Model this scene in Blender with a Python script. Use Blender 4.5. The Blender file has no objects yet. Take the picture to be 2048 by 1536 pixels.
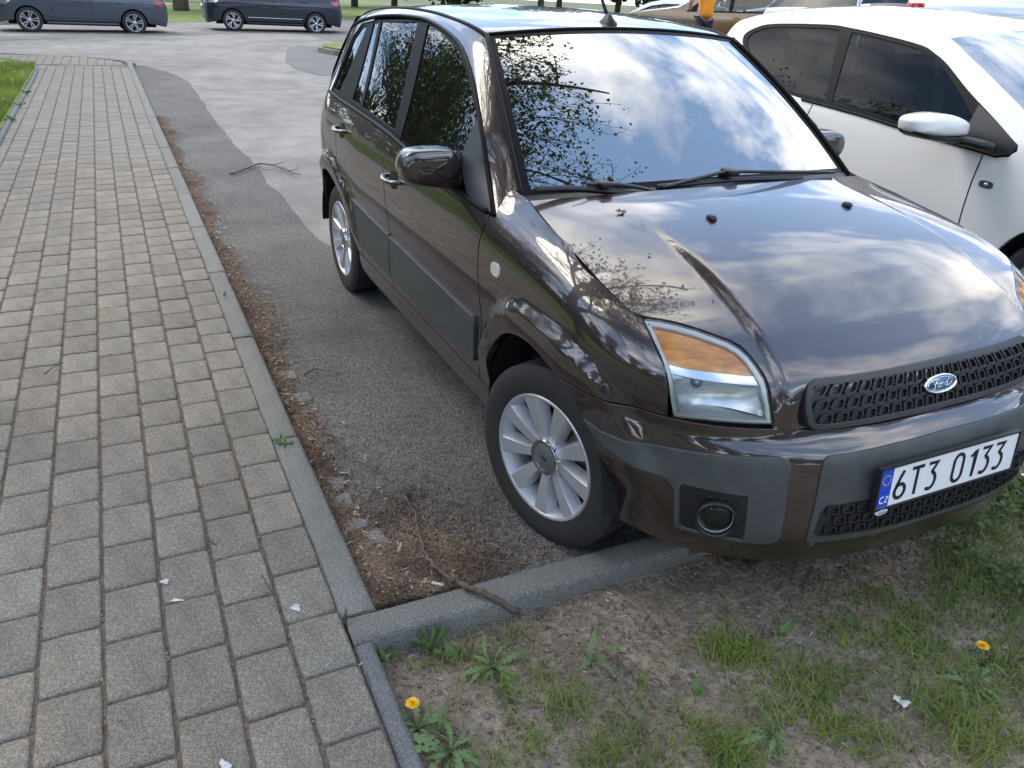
import bpy, bmesh, math, random
import numpy as np
from mathutils import Vector, Matrix
from mathutils.geometry import delaunay_2d_cdt

# ------------------------------------------------------------------ camera
SC = bpy.context.scene
CAMP = dict(loc=(1.86269597, -1.84711871, 1.57249533), pitch=0.456911738,
            yaw=2.67484284, roll=0.0564519108, f=1578.61563)
PW, PH = 2048.0, 1536.0
def _cam_axes():
    p, y, r = CAMP['pitch'], CAMP['yaw'], CAMP['roll']
    fwd = np.array([math.cos(p)*math.cos(y), math.cos(p)*math.sin(y), -math.sin(p)])
    right = np.array([math.sin(y), -math.cos(y), 0.0])
    up = np.cross(right, fwd)
    c, s = math.cos(r), math.sin(r)
    return c*right + s*up, -s*right + c*up, fwd
AX_R, AX_U, AX_F = _cam_axes()
cam_data = bpy.data.cameras.new('camera')
cam = bpy.data.objects.new('camera', cam_data)
SC.collection.objects.link(cam)
M = Matrix.Identity(4)
for i in range(3):
    M[i][0] = AX_R[i]; M[i][1] = AX_U[i]; M[i][2] = -AX_F[i]; M[i][3] = CAMP['loc'][i]
cam.matrix_world = M
cam_data.sensor_width = 36.0
cam_data.lens = CAMP['f']/PW*36.0
cam_data.clip_start = 0.05
cam_data.clip_end = 2000.0
SC.camera = cam

# ------------------------------------------------------------------ sky
world = bpy.data.worlds.new('World'); SC.world = world
world.use_nodes = True
SUN_EL, SUN_AZ = math.radians(48), math.radians(215)   # azimuth measured from +X towards +Y
def build_world():
    nt = world.node_tree; nt.nodes.clear()
    N = nt.nodes.new; L = nt.links.new
    out = N('ShaderNodeOutputWorld'); bg = N('ShaderNodeBackground')
    sky = N('ShaderNodeTexSky'); sky.sky_type = 'NISHITA'; sky.sun_disc = False
    sky.sun_elevation = SUN_EL
    sky.sun_rotation = math.pi/2 - SUN_AZ
    sky.altitude = 250; sky.air_density = 1.0; sky.dust_density = 0.1; sky.ozone_density = 2.5
    tc = N('ShaderNodeTexCoord')
    sep = N('ShaderNodeSeparateXYZ'); L(tc.outputs['Generated'], sep.inputs[0])
    zc = N('ShaderNodeMath'); zc.operation = 'MAXIMUM'; L(sep.outputs[2], zc.inputs[0]); zc.inputs[1].default_value = 0.0
    za = N('ShaderNodeMath'); za.operation = 'ADD'; L(zc.outputs[0], za.inputs[0]); za.inputs[1].default_value = 0.16
    dv = N('ShaderNodeVectorMath'); dv.operation = 'DIVIDE'
    cb = N('ShaderNodeCombineXYZ')
    for i in range(3): L(za.outputs[0], cb.inputs[i])
    L(tc.outputs['Generated'], dv.inputs[0]); L(cb.outputs[0], dv.inputs[1])
    n1 = N('ShaderNodeTexNoise'); n1.inputs['Scale'].default_value = 1.55; n1.inputs['Detail'].default_value = 9
    n1.inputs['Roughness'].default_value = 0.56; n1.inputs['Distortion'].default_value = 0.35
    mp = N('ShaderNodeMapping'); mp.inputs['Location'].default_value = (1.3, 5.2, 0.0)
    L(dv.outputs[0], mp.inputs[0]); L(mp.outputs[0], n1.inputs['Vector'])
    cr = N('ShaderNodeValToRGB'); cr.color_ramp.elements[0].position = 0.465; cr.color_ramp.elements[1].position = 0.70
    L(n1.outputs[0], cr.inputs[0])
    n2 = N('ShaderNodeTexNoise'); n2.inputs['Scale'].default_value = 3.2; n2.inputs['Detail'].default_value = 6
    L(mp.outputs[0], n2.inputs['Vector'])
    c2 = N('ShaderNodeValToRGB')
    c2.color_ramp.elements[0].position = 0.3; c2.color_ramp.elements[0].color = (15.4, 14.5, 13.4, 1)
    c2.color_ramp.elements[1].position = 0.75; c2.color_ramp.elements[1].color = (38, 35.8, 32.4, 1)
    L(n2.outputs[0], c2.inputs[0])
    mix = N('ShaderNodeMix'); mix.data_type = 'RGBA'
    hz = N('ShaderNodeMix'); hz.data_type = 'RGBA'; hz.inputs['Factor'].default_value = .40; hz.inputs['B'].default_value = (6.6, 10.0, 16.0, 1)
    L(sky.outputs[0], hz.inputs['A']); L(cr.outputs[0], mix.inputs['Factor']); L(hz.outputs['Result'], mix.inputs['A']); L(c2.outputs[0], mix.inputs['B'])
    L(mix.outputs['Result'], bg.inputs[0]); bg.inputs[1].default_value = 0.13
    L(bg.outputs[0], out.inputs[0])
build_world()

# ------------------------------------------------------------------ sun (veiled by thin cloud)
sun_d = bpy.data.lights.new('sun', 'SUN'); sun_d.energy = 1.5; sun_d.angle = math.radians(30)
sun_d.color = (1.0, 0.89, 0.72)
sun = bpy.data.objects.new('sun', sun_d); SC.collection.objects.link(sun)
sdir = Vector((math.cos(SUN_EL)*math.cos(SUN_AZ), math.cos(SUN_EL)*math.sin(SUN_AZ), math.sin(SUN_EL)))
sun.rotation_euler = sdir.to_track_quat('Z', 'Y').to_euler()

SC.view_settings.view_transform = 'Standard'
SC.view_settings.look = 'None'
SC.view_settings.exposure = 0.66
SC.view_settings.gamma = 1.0
SC.view_settings.use_curve_mapping = False
SC.cycles.max_bounces = 8
SC.cycles.transparent_max_bounces = 16
# ------------------------------------------------------------------ helpers
COL = SC.collection
RNG = random.Random(7)
def ss(a, b, x):
    t = np.clip((np.asarray(x, float)-a)/(b-a), 0, 1); return t*t*(3-2*t)
class Spl:                       # monotone cubic (pchip) through points
    def __init__(s, xs, ys):
        s.x = np.array(xs, float); s.y = np.array(ys, float)
        h = np.diff(s.x); d = np.diff(s.y)/h; n = len(s.x); m = np.zeros(n)
        m[0] = d[0]; m[-1] = d[-1]
        for i in range(1, n-1):
            if d[i-1]*d[i] > 0:
                w1 = 2*h[i]+h[i-1]; w2 = h[i]+2*h[i-1]
                m[i] = (w1+w2)/(w1/d[i-1]+w2/d[i])
        s.m = m
    def __call__(s, q):
        q = np.asarray(q, float); qq = np.clip(q, s.x[0], s.x[-1])
        i = np.clip(np.searchsorted(s.x, qq)-1, 0, len(s.x)-2)
        h = s.x[i+1]-s.x[i]; t = (qq-s.x[i])/h
        r = ((2*t**3-3*t**2+1)*s.y[i] + (t**3-2*t**2+t)*h*s.m[i]
             + (-2*t**3+3*t**2)*s.y[i+1] + (t**3-t**2)*h*s.m[i+1])
        return r
class CSpl:                      # natural cubic spline (C2)
    def __init__(s, xs, ys):
        s.x = np.array(xs, float); s.y = np.array(ys, float); n = len(xs)
        h = np.diff(s.x); A = np.eye(n); r = np.zeros(n)
        for i in range(1, n-1):
            A[i, i-1] = h[i-1]; A[i, i] = 2*(h[i-1]+h[i]); A[i, i+1] = h[i]
            r[i] = 6*((s.y[i+1]-s.y[i])/h[i]-(s.y[i]-s.y[i-1])/h[i-1])
        s.c = np.linalg.solve(A, r)
    def __call__(s, q):
        q = np.clip(np.asarray(q, float), s.x[0], s.x[-1])
        i = np.clip(np.searchsorted(s.x, q)-1, 0, len(s.x)-2)
        h = s.x[i+1]-s.x[i]; a = (s.x[i+1]-q)/h; b = (q-s.x[i])/h
        return a*s.y[i]+b*s.y[i+1]+((a**3-a)*s.c[i]+(b**3-b)*s.c[i+1])*h*h/6

def ray_w(u, v):
    d = AX_F + AX_R*(u-PW/2)/CAMP['f'] - AX_U*(v-PH/2)/CAMP['f']
    return np.array(CAMP['loc']), d/np.linalg.norm(d)
def gp(u, v, z=0.0):             # pixel of the photograph -> point on the level z
    o, d = ray_w(u, v); return o + d*(z-o[2])/d[2]

def tag(o, label=None, cat=None, group=None, kind=None):
    if label: o['label'] = label
    if cat: o['category'] = cat
    if group: o['group'] = group
    if kind: o['kind'] = kind
    return o
def empty(name, loc=(0, 0, 0), rot=(0, 0, 0), parent=None):
    o = bpy.data.objects.new(name, None); COL.objects.link(o)
    o.location = loc; o.rotation_euler = rot; o.empty_display_size = 0.1
    if parent: o.parent = parent
    return o
def mesh_obj(name, verts, faces, mat, parent=None, smooth=True, normals=None, mats=None, fmat=None):
    me = bpy.data.meshes.new(name)
    me.from_pydata([tuple(map(float, v)) for v in verts], [], [tuple(map(int, f)) for f in faces])
    if mats:
        for m in mats: me.materials.append(m)
        if fmat is not None: me.polygons.foreach_set('material_index', list(map(int, fmat)))
    elif mat: me.materials.append(mat)
    if smooth: me.polygons.foreach_set('use_smooth', [True]*len(me.polygons))
    me.update()
    if normals is not None:
        me.normals_split_custom_set_from_vertices([tuple(map(float, n)) for n in normals])
    o = bpy.data.objects.new(name, me); COL.objects.link(o)
    if parent: o.parent = parent
    return o
def clone(o, parent=None):       # a thing with its parts and sub-parts, mesh data shared
    c = o.copy(); COL.objects.link(c)
    if parent is not None: c.parent = parent
    for ch in list(o.children): clone(ch, c)
    return c

class MB:                        # collects shapes, builds ONE mesh object
    def __init__(s): s.v = []; s.f = []; s.mi = []; s.cur = 0
    def add(s, verts, faces, flip=False):
        b = len(s.v); s.v += [tuple(v) for v in verts]
        for f in faces:
            g = tuple(b+i for i in f); s.f.append(g[::-1] if flip else g); s.mi.append(s.cur)
    def box(s, c, d, rot=None, bev=0.0, taper=None):
        x, y, z = d[0]/2, d[1]/2, d[2]/2
        if bev <= 0:
            V = [(-x, -y, -z), (x, -y, -z), (x, y, -z), (-x, y, -z), (-x, -y, z), (x, -y, z), (x, y, z), (-x, y, z)]
            F = [(0, 3, 2, 1), (4, 5, 6, 7), (0, 1, 5, 4), (1, 2, 6, 5), (2, 3, 7, 6), (3, 0, 4, 7)]
        else:
            bm = bmesh.new(); bmesh.ops.create_cube(bm, size=1)
            for v in bm.verts: v.co = Vector((v.co.x*d[0], v.co.y*d[1], v.co.z*d[2]))
            bmesh.ops.bevel(bm, geom=bm.edges[:], offset=bev, segments=2, profile=0.6, affect='EDGES')
            bm.verts.index_update()
            V = [tuple(v.co) for v in bm.verts]; F = [tuple(v.index for v in f.verts) for f in bm.faces]; bm.free()
        if taper:
            V = [((v[0]*(1+(taper[0]-1)*(v[2]/d[2]+.5))), v[1]*(1+(taper[1]-1)*(v[2]/d[2]+.5)), v[2]) for v in V]
        Rm = rot if rot is not None else Matrix.Identity(3)
        s.add([tuple(Rm @ Vector(v) + Vector(c)) for v in V], F)
        return s
    def tube(s, pts, r, n=8, cap=True, closed=False, flat=1.0, upv=None):
        pts = [np.array(p, float) for p in pts]; m = len(pts)
        rs = r if hasattr(r, '__len__') else [r]*m
        V = []; prev = None
        for i in range(m):
            a = pts[(i-1) % m] if (i > 0 or closed) else pts[0]
            b = pts[(i+1) % m] if (i < m-1 or closed) else pts[-1]
            t = b-a; t = t/(np.linalg.norm(t)+1e-12)
            if prev is None:
                ref = np.array(upv if upv is not None else ((0, 0, 1) if abs(t[2]) < .9 else (1, 0, 0)), float)
            else: ref = prev
            u = ref-t*(ref@t); u = u/(np.linalg.norm(u)+1e-12); w = np.cross(t, u); prev = u
            for k in range(n):
                an = 2*math.pi*k/n
                V.append(pts[i]+rs[i]*(math.cos(an)*w+flat*math.sin(an)*u))
        F = []
        for i in range(m if closed else m-1):
            j = (i+1) % m
            for k in range(n):
                k2 = (k+1) % n
                F.append((i*n+k, i*n+k2, j*n+k2, j*n+k))
        if cap and not closed:
            F.append(tuple(range(n))[::-1]); F.append(tuple((m-1)*n+k for k in range(n)))
        s.add(V, F); return s
    def grid(s, P, closed_u=False, flip=False):
        m = len(P); n = len(P[0]); V = [p for row in P for p in row]; F = []
        for i in range(m-1 if not closed_u else m):
            for j in range(n-1):
                a, b = i*n+j, i*n+j+1; c, d = ((i+1) % m)*n+j+1, ((i+1) % m)*n+j
                F.append((a, b, c, d))
        s.add(V, F, flip); return s
    def lathe(s, prof, n=48, axis='y', c=(0, 0, 0), a0=0, a1=2*math.pi):  # prof: (radius, axial)
        full = abs(a1-a0-2*math.pi) < 1e-6; m = n if full else n+1
        P = []
        for k in range(m):
            an = a0+(a1-a0)*k/n
            row = []
            for r, h in prof:
                if axis == 'y': row.append((c[0]+r*math.cos(an), c[1]+h, c[2]+r*math.sin(an)))
                elif axis == 'z': row.append((c[0]+r*math.cos(an), c[1]+r*math.sin(an), c[2]+h))
                else: row.append((c[0]+h, c[1]+r*math.cos(an), c[2]+r*math.sin(an)))
            P.append(row)
        s.grid(P, closed_u=full); return s
    def build(s, name, mat, parent=None, smooth=True, mats=None, sharp=None, fixn=False):
        o = mesh_obj(name, s.v, s.f, mat, parent, smooth, mats=mats, fmat=s.mi if mats else None)
        if fixn:
            bm = bmesh.new(); bm.from_mesh(o.data); bmesh.ops.recalc_face_normals(bm, faces=bm.faces[:]); bm.to_mesh(o.data); bm.free()
        if sharp: o.data.set_sharp_from_angle(angle=math.radians(sharp))
        return o

def pip(poly, q):                # points in polygon, vectorised
    x, y = q[:, 0], q[:, 1]; ins = np.zeros(len(q), bool); n = len(poly)
    for i in range(n):
        x1, y1 = poly[i]; x2, y2 = poly[(i+1) % n]
        c = (y1 > y) != (y2 > y)
        with np.errstate(divide='ignore', invalid='ignore'):
            ins ^= c & (x < (x2-x1)*(y-y1)/(y2-y1+1e-30)+x1)
    return ins
def dens(poly, step, closed=True):
    out = []; n = len(poly)
    for i in range(n if closed else n-1):
        a = np.array(poly[i], float); b = np.array(poly[(i+1) % n], float)
        k = max(1, int(math.ceil(np.linalg.norm(b-a)/step)))
        for j in range(k): out.append(a+(b-a)*j/k)
    if not closed: out.append(np.array(poly[-1], float))
    return out
def smooth_poly(pts, closed=False, k=6, sharp=()):   # Catmull-Rom through points
    pts = [np.array(p, float) for p in pts]; n = len(pts); out = []
    for i in range(n if closed else n-1):
        p1, p2 = pts[i], pts[(i+1) % n]
        p0 = pts[(i-1) % n] if (closed or i > 0) else p1
        p3 = pts[(i+2) % n] if (closed or i+2 < n) else p2
        if i in sharp: p0 = p1
        if (i+1) % n in sharp: p3 = p2
        for j in range(k):
            t = j/k
            out.append(.5*((2*p1)+(-p0+p2)*t+(2*p0-5*p1+4*p2-p3)*t*t+(-p0+3*p1-3*p2+p3)*t**3))
    if not closed: out.append(pts[-1])
    return out
def shrink(poly, d):             # inset a closed polygon (2D) by d
    P = np.array(poly); n = len(P)
    A = 0.5*np.sum(P[:, 0]*np.roll(P[:, 1], -1)-np.roll(P[:, 0], -1)*P[:, 1]); sg = 1 if A > 0 else -1
    out = []
    for i in range(n):
        e1 = P[i]-P[i-1]; e2 = P[(i+1) % n]-P[i]
        e1 = e1/(np.linalg.norm(e1)+1e-12); e2 = e2/(np.linalg.norm(e2)+1e-12)
        n1 = np.array([-e1[1], e1[0]])*sg; n2 = np.array([-e2[1], e2[0]])*sg
        m = n1+n2; l = np.linalg.norm(m)
        m = n1 if l < 1e-6 else m/l
        k = max(.5, m@n1)
        out.append(P[i]+m*d/k)
    return [np.array(p) for p in out]

def panel(name, outline, fn, mat, parent, res=0.03, gap=0.002, depth=0.02, holes=(), mirror=False,
          off=0.0, edge=0.002, bstep=None, label=None, side=1):
    """Cut a panel with this (a, b) outline out of the surface fn(a, b) -> points; its rim turns inwards."""
    bstep = bstep or res
    ol = shrink(dens(outline, bstep), gap) if gap else dens(outline, bstep)
    hs = [shrink(dens(h, bstep), -gap) for h in holes]
    lo = np.min(ol, 0); hi = np.max(ol, 0)
    gx = np.arange(lo[0]+res/2, hi[0], res); gy = np.arange(lo[1]+res/2, hi[1], res*.87)
    G = np.array([(x+(res/2 if j % 2 else 0), y) for j, y in enumerate(gy) for x in gx]) if len(gx) and len(gy) else np.zeros((0, 2))
    if len(G):
        keep = pip(ol, G)
        for h in hs: keep &= ~pip(h, G)
        G = G[keep]
        bp = np.array(list(ol)+[p for h in hs for p in h])
        if len(G):
            dm = np.min(np.linalg.norm(G[:, None, :]-bp[None], axis=2), axis=1); G = G[dm > res*.55]
    pts = [Vector((float(p[0]), float(p[1]))) for p in ol]; edges = [(i, (i+1) % len(ol)) for i in range(len(ol))]
    for h in hs:
        b = len(pts); pts += [Vector((float(p[0]), float(p[1]))) for p in h]
        edges += [(b+i, b+(i+1) % len(h)) for i in range(len(h))]
    pts += [Vector((float(p[0]), float(p[1]))) for p in G]
    vo, eo, fo, ov, oe, of = delaunay_2d_cdt(pts, edges, [], 0, 1e-7)
    Q = np.array([(v.x, v.y) for v in vo])
    T = np.array([f for f in fo if len(f) == 3])
    C = Q[T].mean(axis=1); keep = pip(ol, C)
    for h in hs: keep &= ~pip(h, C)
    T = T[keep]
    a = Q[T[:, 1]]-Q[T[:, 0]]; b = Q[T[:, 2]]-Q[T[:, 0]]
    ar = a[:, 0]*b[:, 1]-a[:, 1]*b[:, 0]
    T = T[np.abs(ar) > 1e-10]; ar = ar[np.abs(ar) > 1e-10]
    T[ar < 0] = T[ar < 0][:, ::-1]
    e = 1e-4
    def PN(q):
        P = fn(q[:, 0], q[:, 1])
        da = fn(q[:, 0]+e, q[:, 1])-fn(q[:, 0]-e, q[:, 1]); db = fn(q[:, 0], q[:, 1]+e)-fn(q[:, 0], q[:, 1]-e)
        N = np.cross(db, da)*side; N /= (np.linalg.norm(N, axis=1)[:, None]+1e-12)
        return P, N
    P, N = PN(Q); P = P+N*off
    faces = [tuple(t[::-1]) if side > 0 else tuple(t) for t in T]
    V = list(P); NV = list(N)
    if depth:
        for loop, sg in [(ol, 1)]+[(h, -1) for h in hs]:
            L2 = np.array(loop); A = 0.5*np.sum(L2[:, 0]*np.roll(L2[:, 1], -1)-np.roll(L2[:, 0], -1)*L2[:, 1])
            if (A < 0) == (sg > 0): L2 = L2[::-1]
            ids = [int(np.argmin(np.sum((Q-p)**2, axis=1))) for p in L2]
            n = len(ids)
            O = shrink(L2, -.001*sg) if sg > 0 else shrink(L2, .001)
            PO, _ = PN(np.array(O)); PI = P[ids]; NI = N[ids]
            dirv = PO+NI*off-PI; dirv -= NI*np.sum(dirv*NI, axis=1)[:, None]
            dirv /= (np.linalg.norm(dirv, axis=1)[:, None]+1e-9)
            b0 = len(V); V += list(PI+dirv*edge-NI*edge); NV += list(dirv)
            b1 = len(V); V += list(PI+dirv*edge-NI*depth); NV += list(dirv)
            for i in range(n):
                j = (i+1) % n
                q1 = (ids[i], b0+i, b0+j, ids[j]); q2 = (b0+i, b1+i, b1+j, b0+j)
                if side > 0: q1, q2 = q1[::-1], q2[::-1]
                faces += [q1, q2]
    V = np.array(V); NV = np.array(NV)
    o = mesh_obj(name, V, faces, mat, parent, True, NV)
    res_ = [o]
    if mirror:
        V2 = V*[1, -1, 1]; N2 = NV*[1, -1, 1]
        res_.append(mesh_obj(name, V2, [f[::-1] for f in faces], mat, parent, True, N2))
    for r in res_:
        if label: r['label'] = label
    return res_

# ------------------------------------------------------------------ materials
def mat(name, col=(.5, .5, .5), rough=.5, metal=0.0, coat=0.0, spec=.5, **kw):
    m = bpy.data.materials.new(name); m.use_nodes = True
    b = m.node_tree.nodes['Principled BSDF']
    b.inputs['Base Color'].default_value = (*col, 1); b.inputs['Roughness'].default_value = rough
    b.inputs['Metallic'].default_value = metal; b.inputs['Coat Weight'].default_value = coat
    b.inputs['Coat Roughness'].default_value = .02; b.inputs['Specular IOR Level'].default_value = spec
    for k, v in kw.items(): b.inputs[k.replace('_', ' ')].default_value = v
    return m
def nd(m): return m.node_tree.nodes, m.node_tree.links, m.node_tree.nodes['Principled BSDF']
def noise_mix(m, c1, c2, scale, detail=6, rough=.6, lo=.35, hi=.65, coord='Object', target='Base Color', stretch=(1, 1, 1)):
    N, L, b = nd(m)
    tc = N.new('ShaderNodeTexCoord'); mp = N.new('ShaderNodeMapping'); mp.inputs['Scale'].default_value = stretch
    L.new(tc.outputs[coord], mp.inputs[0])
    n = N.new('ShaderNodeTexNoise'); n.inputs['Scale'].default_value = scale; n.inputs['Detail'].default_value = detail
    n.inputs['Roughness'].default_value = rough; L.new(mp.outputs[0], n.inputs['Vector'])
    r = N.new('ShaderNodeValToRGB'); r.color_ramp.elements[0].position = lo; r.color_ramp.elements[1].position = hi
    r.color_ramp.elements[0].color = (*c1, 1); r.color_ramp.elements[1].color = (*c2, 1)
    L.new(n.outputs[0], r.inputs[0])
    if target: L.new(r.outputs[0], b.inputs[target])
    return r, mp
def bump(m, scale, strength, dist=.002, detail=4, coord='Object', prev=None):
    N, L, b = nd(m)
    tc = N.new('ShaderNodeTexCoord'); n = N.new('ShaderNodeTexNoise'); n.inputs['Scale'].default_value = scale
    n.inputs['Detail'].default_value = detail; L.new(tc.outputs[coord], n.inputs['Vector'])
    bp = N.new('ShaderNodeBump'); bp.inputs['Strength'].default_value = strength; bp.inputs['Distance'].default_value = dist
    L.new(n.outputs[0], bp.inputs['Height'])
    if prev: L.new(prev.outputs[0], bp.inputs['Normal'])
    L.new(bp.outputs[0], b.inputs['Normal']); return bp
def paint(name, col, flake=(.05, .04, .05), rough=.35, metal=.35, dirt=True, ior=1.6):
    m = mat(name, col, rough, metal, 1.0, .5)
    N, L, b = nd(m); b.inputs['Coat IOR'].default_value = ior
    r, mp = noise_mix(m, col, tuple(c*1.25 for c in col), 900, 2, .5, .4, .75)
    if dirt:     # thin film of dust: uneven gloss
        tc = N.new('ShaderNodeTexCoord'); n = N.new('ShaderNodeTexNoise'); n.inputs['Scale'].default_value = 7; n.inputs['Detail'].default_value = 8
        n.inputs['Roughness'].default_value = .7
        L.new(tc.outputs['Object'], n.inputs['Vector'])
        rr = N.new('ShaderNodeMapRange'); rr.inputs[1].default_value = .35; rr.inputs[2].default_value = .8
        rr.inputs[3].default_value = .012; rr.inputs[4].default_value = .06
        L.new(n.outputs[0], rr.inputs[0]); L.new(rr.outputs[0], b.inputs['Coat Roughness'])
    return m
def glass(name, tint=(.75, .85, .82), ior=1.6, boost=1.0, rough=0.0):
    m = bpy.data.materials.new(name); m.use_nodes = True
    N = m.node_tree.nodes; L = m.node_tree.links; N.clear()
    out = N.new('ShaderNodeOutputMaterial'); mx = N.new('ShaderNodeMixShader')
    tr = N.new('ShaderNodeBsdfTransparent'); tr.inputs[0].default_value = (*tint, 1)
    gl = N.new('ShaderNodeBsdfGlossy'); gl.inputs['Roughness'].default_value = rough
    fr = N.new('ShaderNodeFresnel'); fr.inputs[0].default_value = ior
    mu = N.new('ShaderNodeMath'); mu.operation = 'MULTIPLY'; mu.inputs[1].default_value = boost; mu.use_clamp = True
    L.new(fr.outputs[0], mu.inputs[0]); L.new(mu.outputs[0], mx.inputs[0])
    L.new(tr.outputs[0], mx.inputs[1]); L.new(gl.outputs[0], mx.inputs[2]); L.new(mx.outputs[0], out.inputs[0])
    return m
def plastic(name, col, rough=.45, bs=260, bst=.15):
    m = mat(name, col, rough); noise_mix(m, tuple(c*.85 for c in col), tuple(c*1.15 for c in col), 14, 6)
    if bst: bump(m, bs, bst, .001)
    return m
M_PAINT = paint('dark_aubergine_paint', (.018, .0078, .0092), metal=.10, ior=1.75)
M_GREY = plastic('grey_trim_plastic', (.054, .058, .057), .5)
M_DGREY = plastic('dark_grille_plastic', (.026, .029, .031), .45)
M_BLACK = plastic('black_plastic', (.012, .012, .014), .42)
M_SEAL = mat('black_rubber_seal', (.005, .005, .006), .5, spec=.15)
M_TYRE = plastic('tyre_rubber', (.022, .021, .021), .75, 90, .3)
M_ALLOY = mat('silver_alloy', (.50, .51, .53), .42, .55, .15)
M_CHROME = mat('chrome', (.80, .81, .83), .07, 1.0)
M_DARKGAP = mat('dark_cavity', (.006, .006, .006), .9)
M_WSHIELD = glass('windscreen_glass', (.62, .76, .73), 2.4, 2.2)
M_GLASS = glass('side_window_glass', (.45, .52, .49), 1.6, 1.2)
M_LENS = glass('lamp_lens', (.93, .95, .95), 1.45, 1.0)
M_AMBER = mat('amber_lamp_plastic', (.62, .20, .012), .22, 0, .6)
noise_mix(M_AMBER, (.60, .17, .008), (.95, .42, .04), 22, 3, .5, .3, .7, stretch=(1, 1, 5))
M_REFL = mat('lamp_reflector', (.74, .76, .77), .22, .55)
M_CLOTH = plastic('seat_cloth', (.022, .024, .028), .9, 600, .3)
M_DASH = plastic('dashboard_plastic', (.05, .055, .06), .6)
M_LINER = mat('headliner_cloth', (.32, .31, .29), .95)
M_WHITE = mat('white_plate', (.78, .79, .80), .35)
M_BLUE = mat('plate_blue', (.01, .06, .50), .35)
M_INK = mat('plate_black_ink', (.008, .008, .01), .35)
M_YELLOW = mat('star_yellow', (.8, .6, .02), .4)
M_BADGE = mat('badge_blue', (.012, .075, .17), .18, .3, 1.0)
# ------------------------------------------------------------------ ground, road, pavement
from mathutils import noise as mnoise
NPR = np.random.default_rng(11)
def mesh_np(name, V, F, m, parent=None, smooth=False, mats=None, fmat=None):
    V = np.asarray(V, np.float32); F = np.asarray(F, np.int32); me = bpy.data.meshes.new(name)
    me.vertices.add(len(V)); me.vertices.foreach_set('co', V.ravel())
    k = F.shape[1]; me.loops.add(F.size); me.loops.foreach_set('vertex_index', F.ravel())
    me.polygons.add(len(F)); me.polygons.foreach_set('loop_start', np.arange(len(F), dtype=np.int32)*k)
    if mats:
        for q in mats: me.materials.append(q)
        me.polygons.foreach_set('material_index', np.asarray(fmat, np.int32))
    else: me.materials.append(m)
    if smooth: me.polygons.foreach_set('use_smooth', np.ones(len(F), bool))
    me.update(calc_edges=True); me.validate()
    o = bpy.data.objects.new(name, me); COL.objects.link(o)
    if parent: o.parent = parent
    return o
def pnoise(x, y, s=1.0, o=0.0): return np.array([mnoise.noise(Vector((float(a)*s+o, float(b)*s-o, o))) for a, b in zip(np.ravel(x), np.ravel(y))]).reshape(np.shape(x))
def island_vary(m, amt=.25, hue=None):       # each loose piece a little lighter or darker
    N, L, b = nd(m); g = N.new('ShaderNodeNewGeometry'); mr = N.new('ShaderNodeMapRange')
    mr.inputs[3].default_value = 1-amt; mr.inputs[4].default_value = 1+amt; L.new(g.outputs['Random Per Island'], mr.inputs[0])
    src = b.inputs['Base Color']; mx = N.new('ShaderNodeMix'); mx.data_type = 'RGBA'; mx.blend_type = 'MULTIPLY'; mx.inputs['Factor'].default_value = 1
    if src.is_linked: L.new(src.links[0].from_socket, mx.inputs['A'])
    else: mx.inputs['A'].default_value = src.default_value[:]
    cb = N.new('ShaderNodeCombineXYZ')
    for i in range(3): L.new(mr.outputs[0], cb.inputs[i])
    L.new(cb.outputs[0], mx.inputs['B']); L.new(mx.outputs['Result'], src); return m
def obj_vary(m, amt=.12):                    # each object a little lighter or darker
    N, L, b = nd(m); g = N.new('ShaderNodeObjectInfo'); mr = N.new('ShaderNodeMapRange')
    mr.inputs[3].default_value = 1-amt; mr.inputs[4].default_value = 1+amt; L.new(g.outputs['Random'], mr.inputs[0])
    src = b.inputs['Base Color']; mx = N.new('ShaderNodeMix'); mx.data_type = 'RGBA'; mx.blend_type = 'MULTIPLY'; mx.inputs['Factor'].default_value = 1
    if src.is_linked: L.new(src.links[0].from_socket, mx.inputs['A'])
    else: mx.inputs['A'].default_value = src.default_value[:]
    cb = N.new('ShaderNodeCombineXYZ')
    for i in range(3): L.new(mr.outputs[0], cb.inputs[i])
    L.new(cb.outputs[0], mx.inputs['B']); L.new(mx.outputs['Result'], src); return m
def obj_hue(m):                              # each object a slightly different tint
    N, L, b = nd(m); g = N.new('ShaderNodeObjectInfo'); wn = N.new('ShaderNodeTexWhiteNoise'); wn.noise_dimensions = '1D'; L.new(g.outputs['Random'], wn.inputs['W'])
    r = N.new('ShaderNodeValToRGB'); r.color_ramp.elements[0].color = (1.03, 1.0, .955, 1); r.color_ramp.elements[1].color = (.965, .99, .975, 1); e = r.color_ramp.elements.new(.55); e.color = (1.0, .99, .965, 1)
    L.new(wn.outputs[0], r.inputs[0]); src = b.inputs['Base Color']; mx = N.new('ShaderNodeMix'); mx.data_type = 'RGBA'; mx.blend_type = 'MULTIPLY'; mx.inputs['Factor'].default_value = 1
    L.new(src.links[0].from_socket, mx.inputs['A']); L.new(r.outputs[0], mx.inputs['B']); L.new(mx.outputs['Result'], src)
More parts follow.
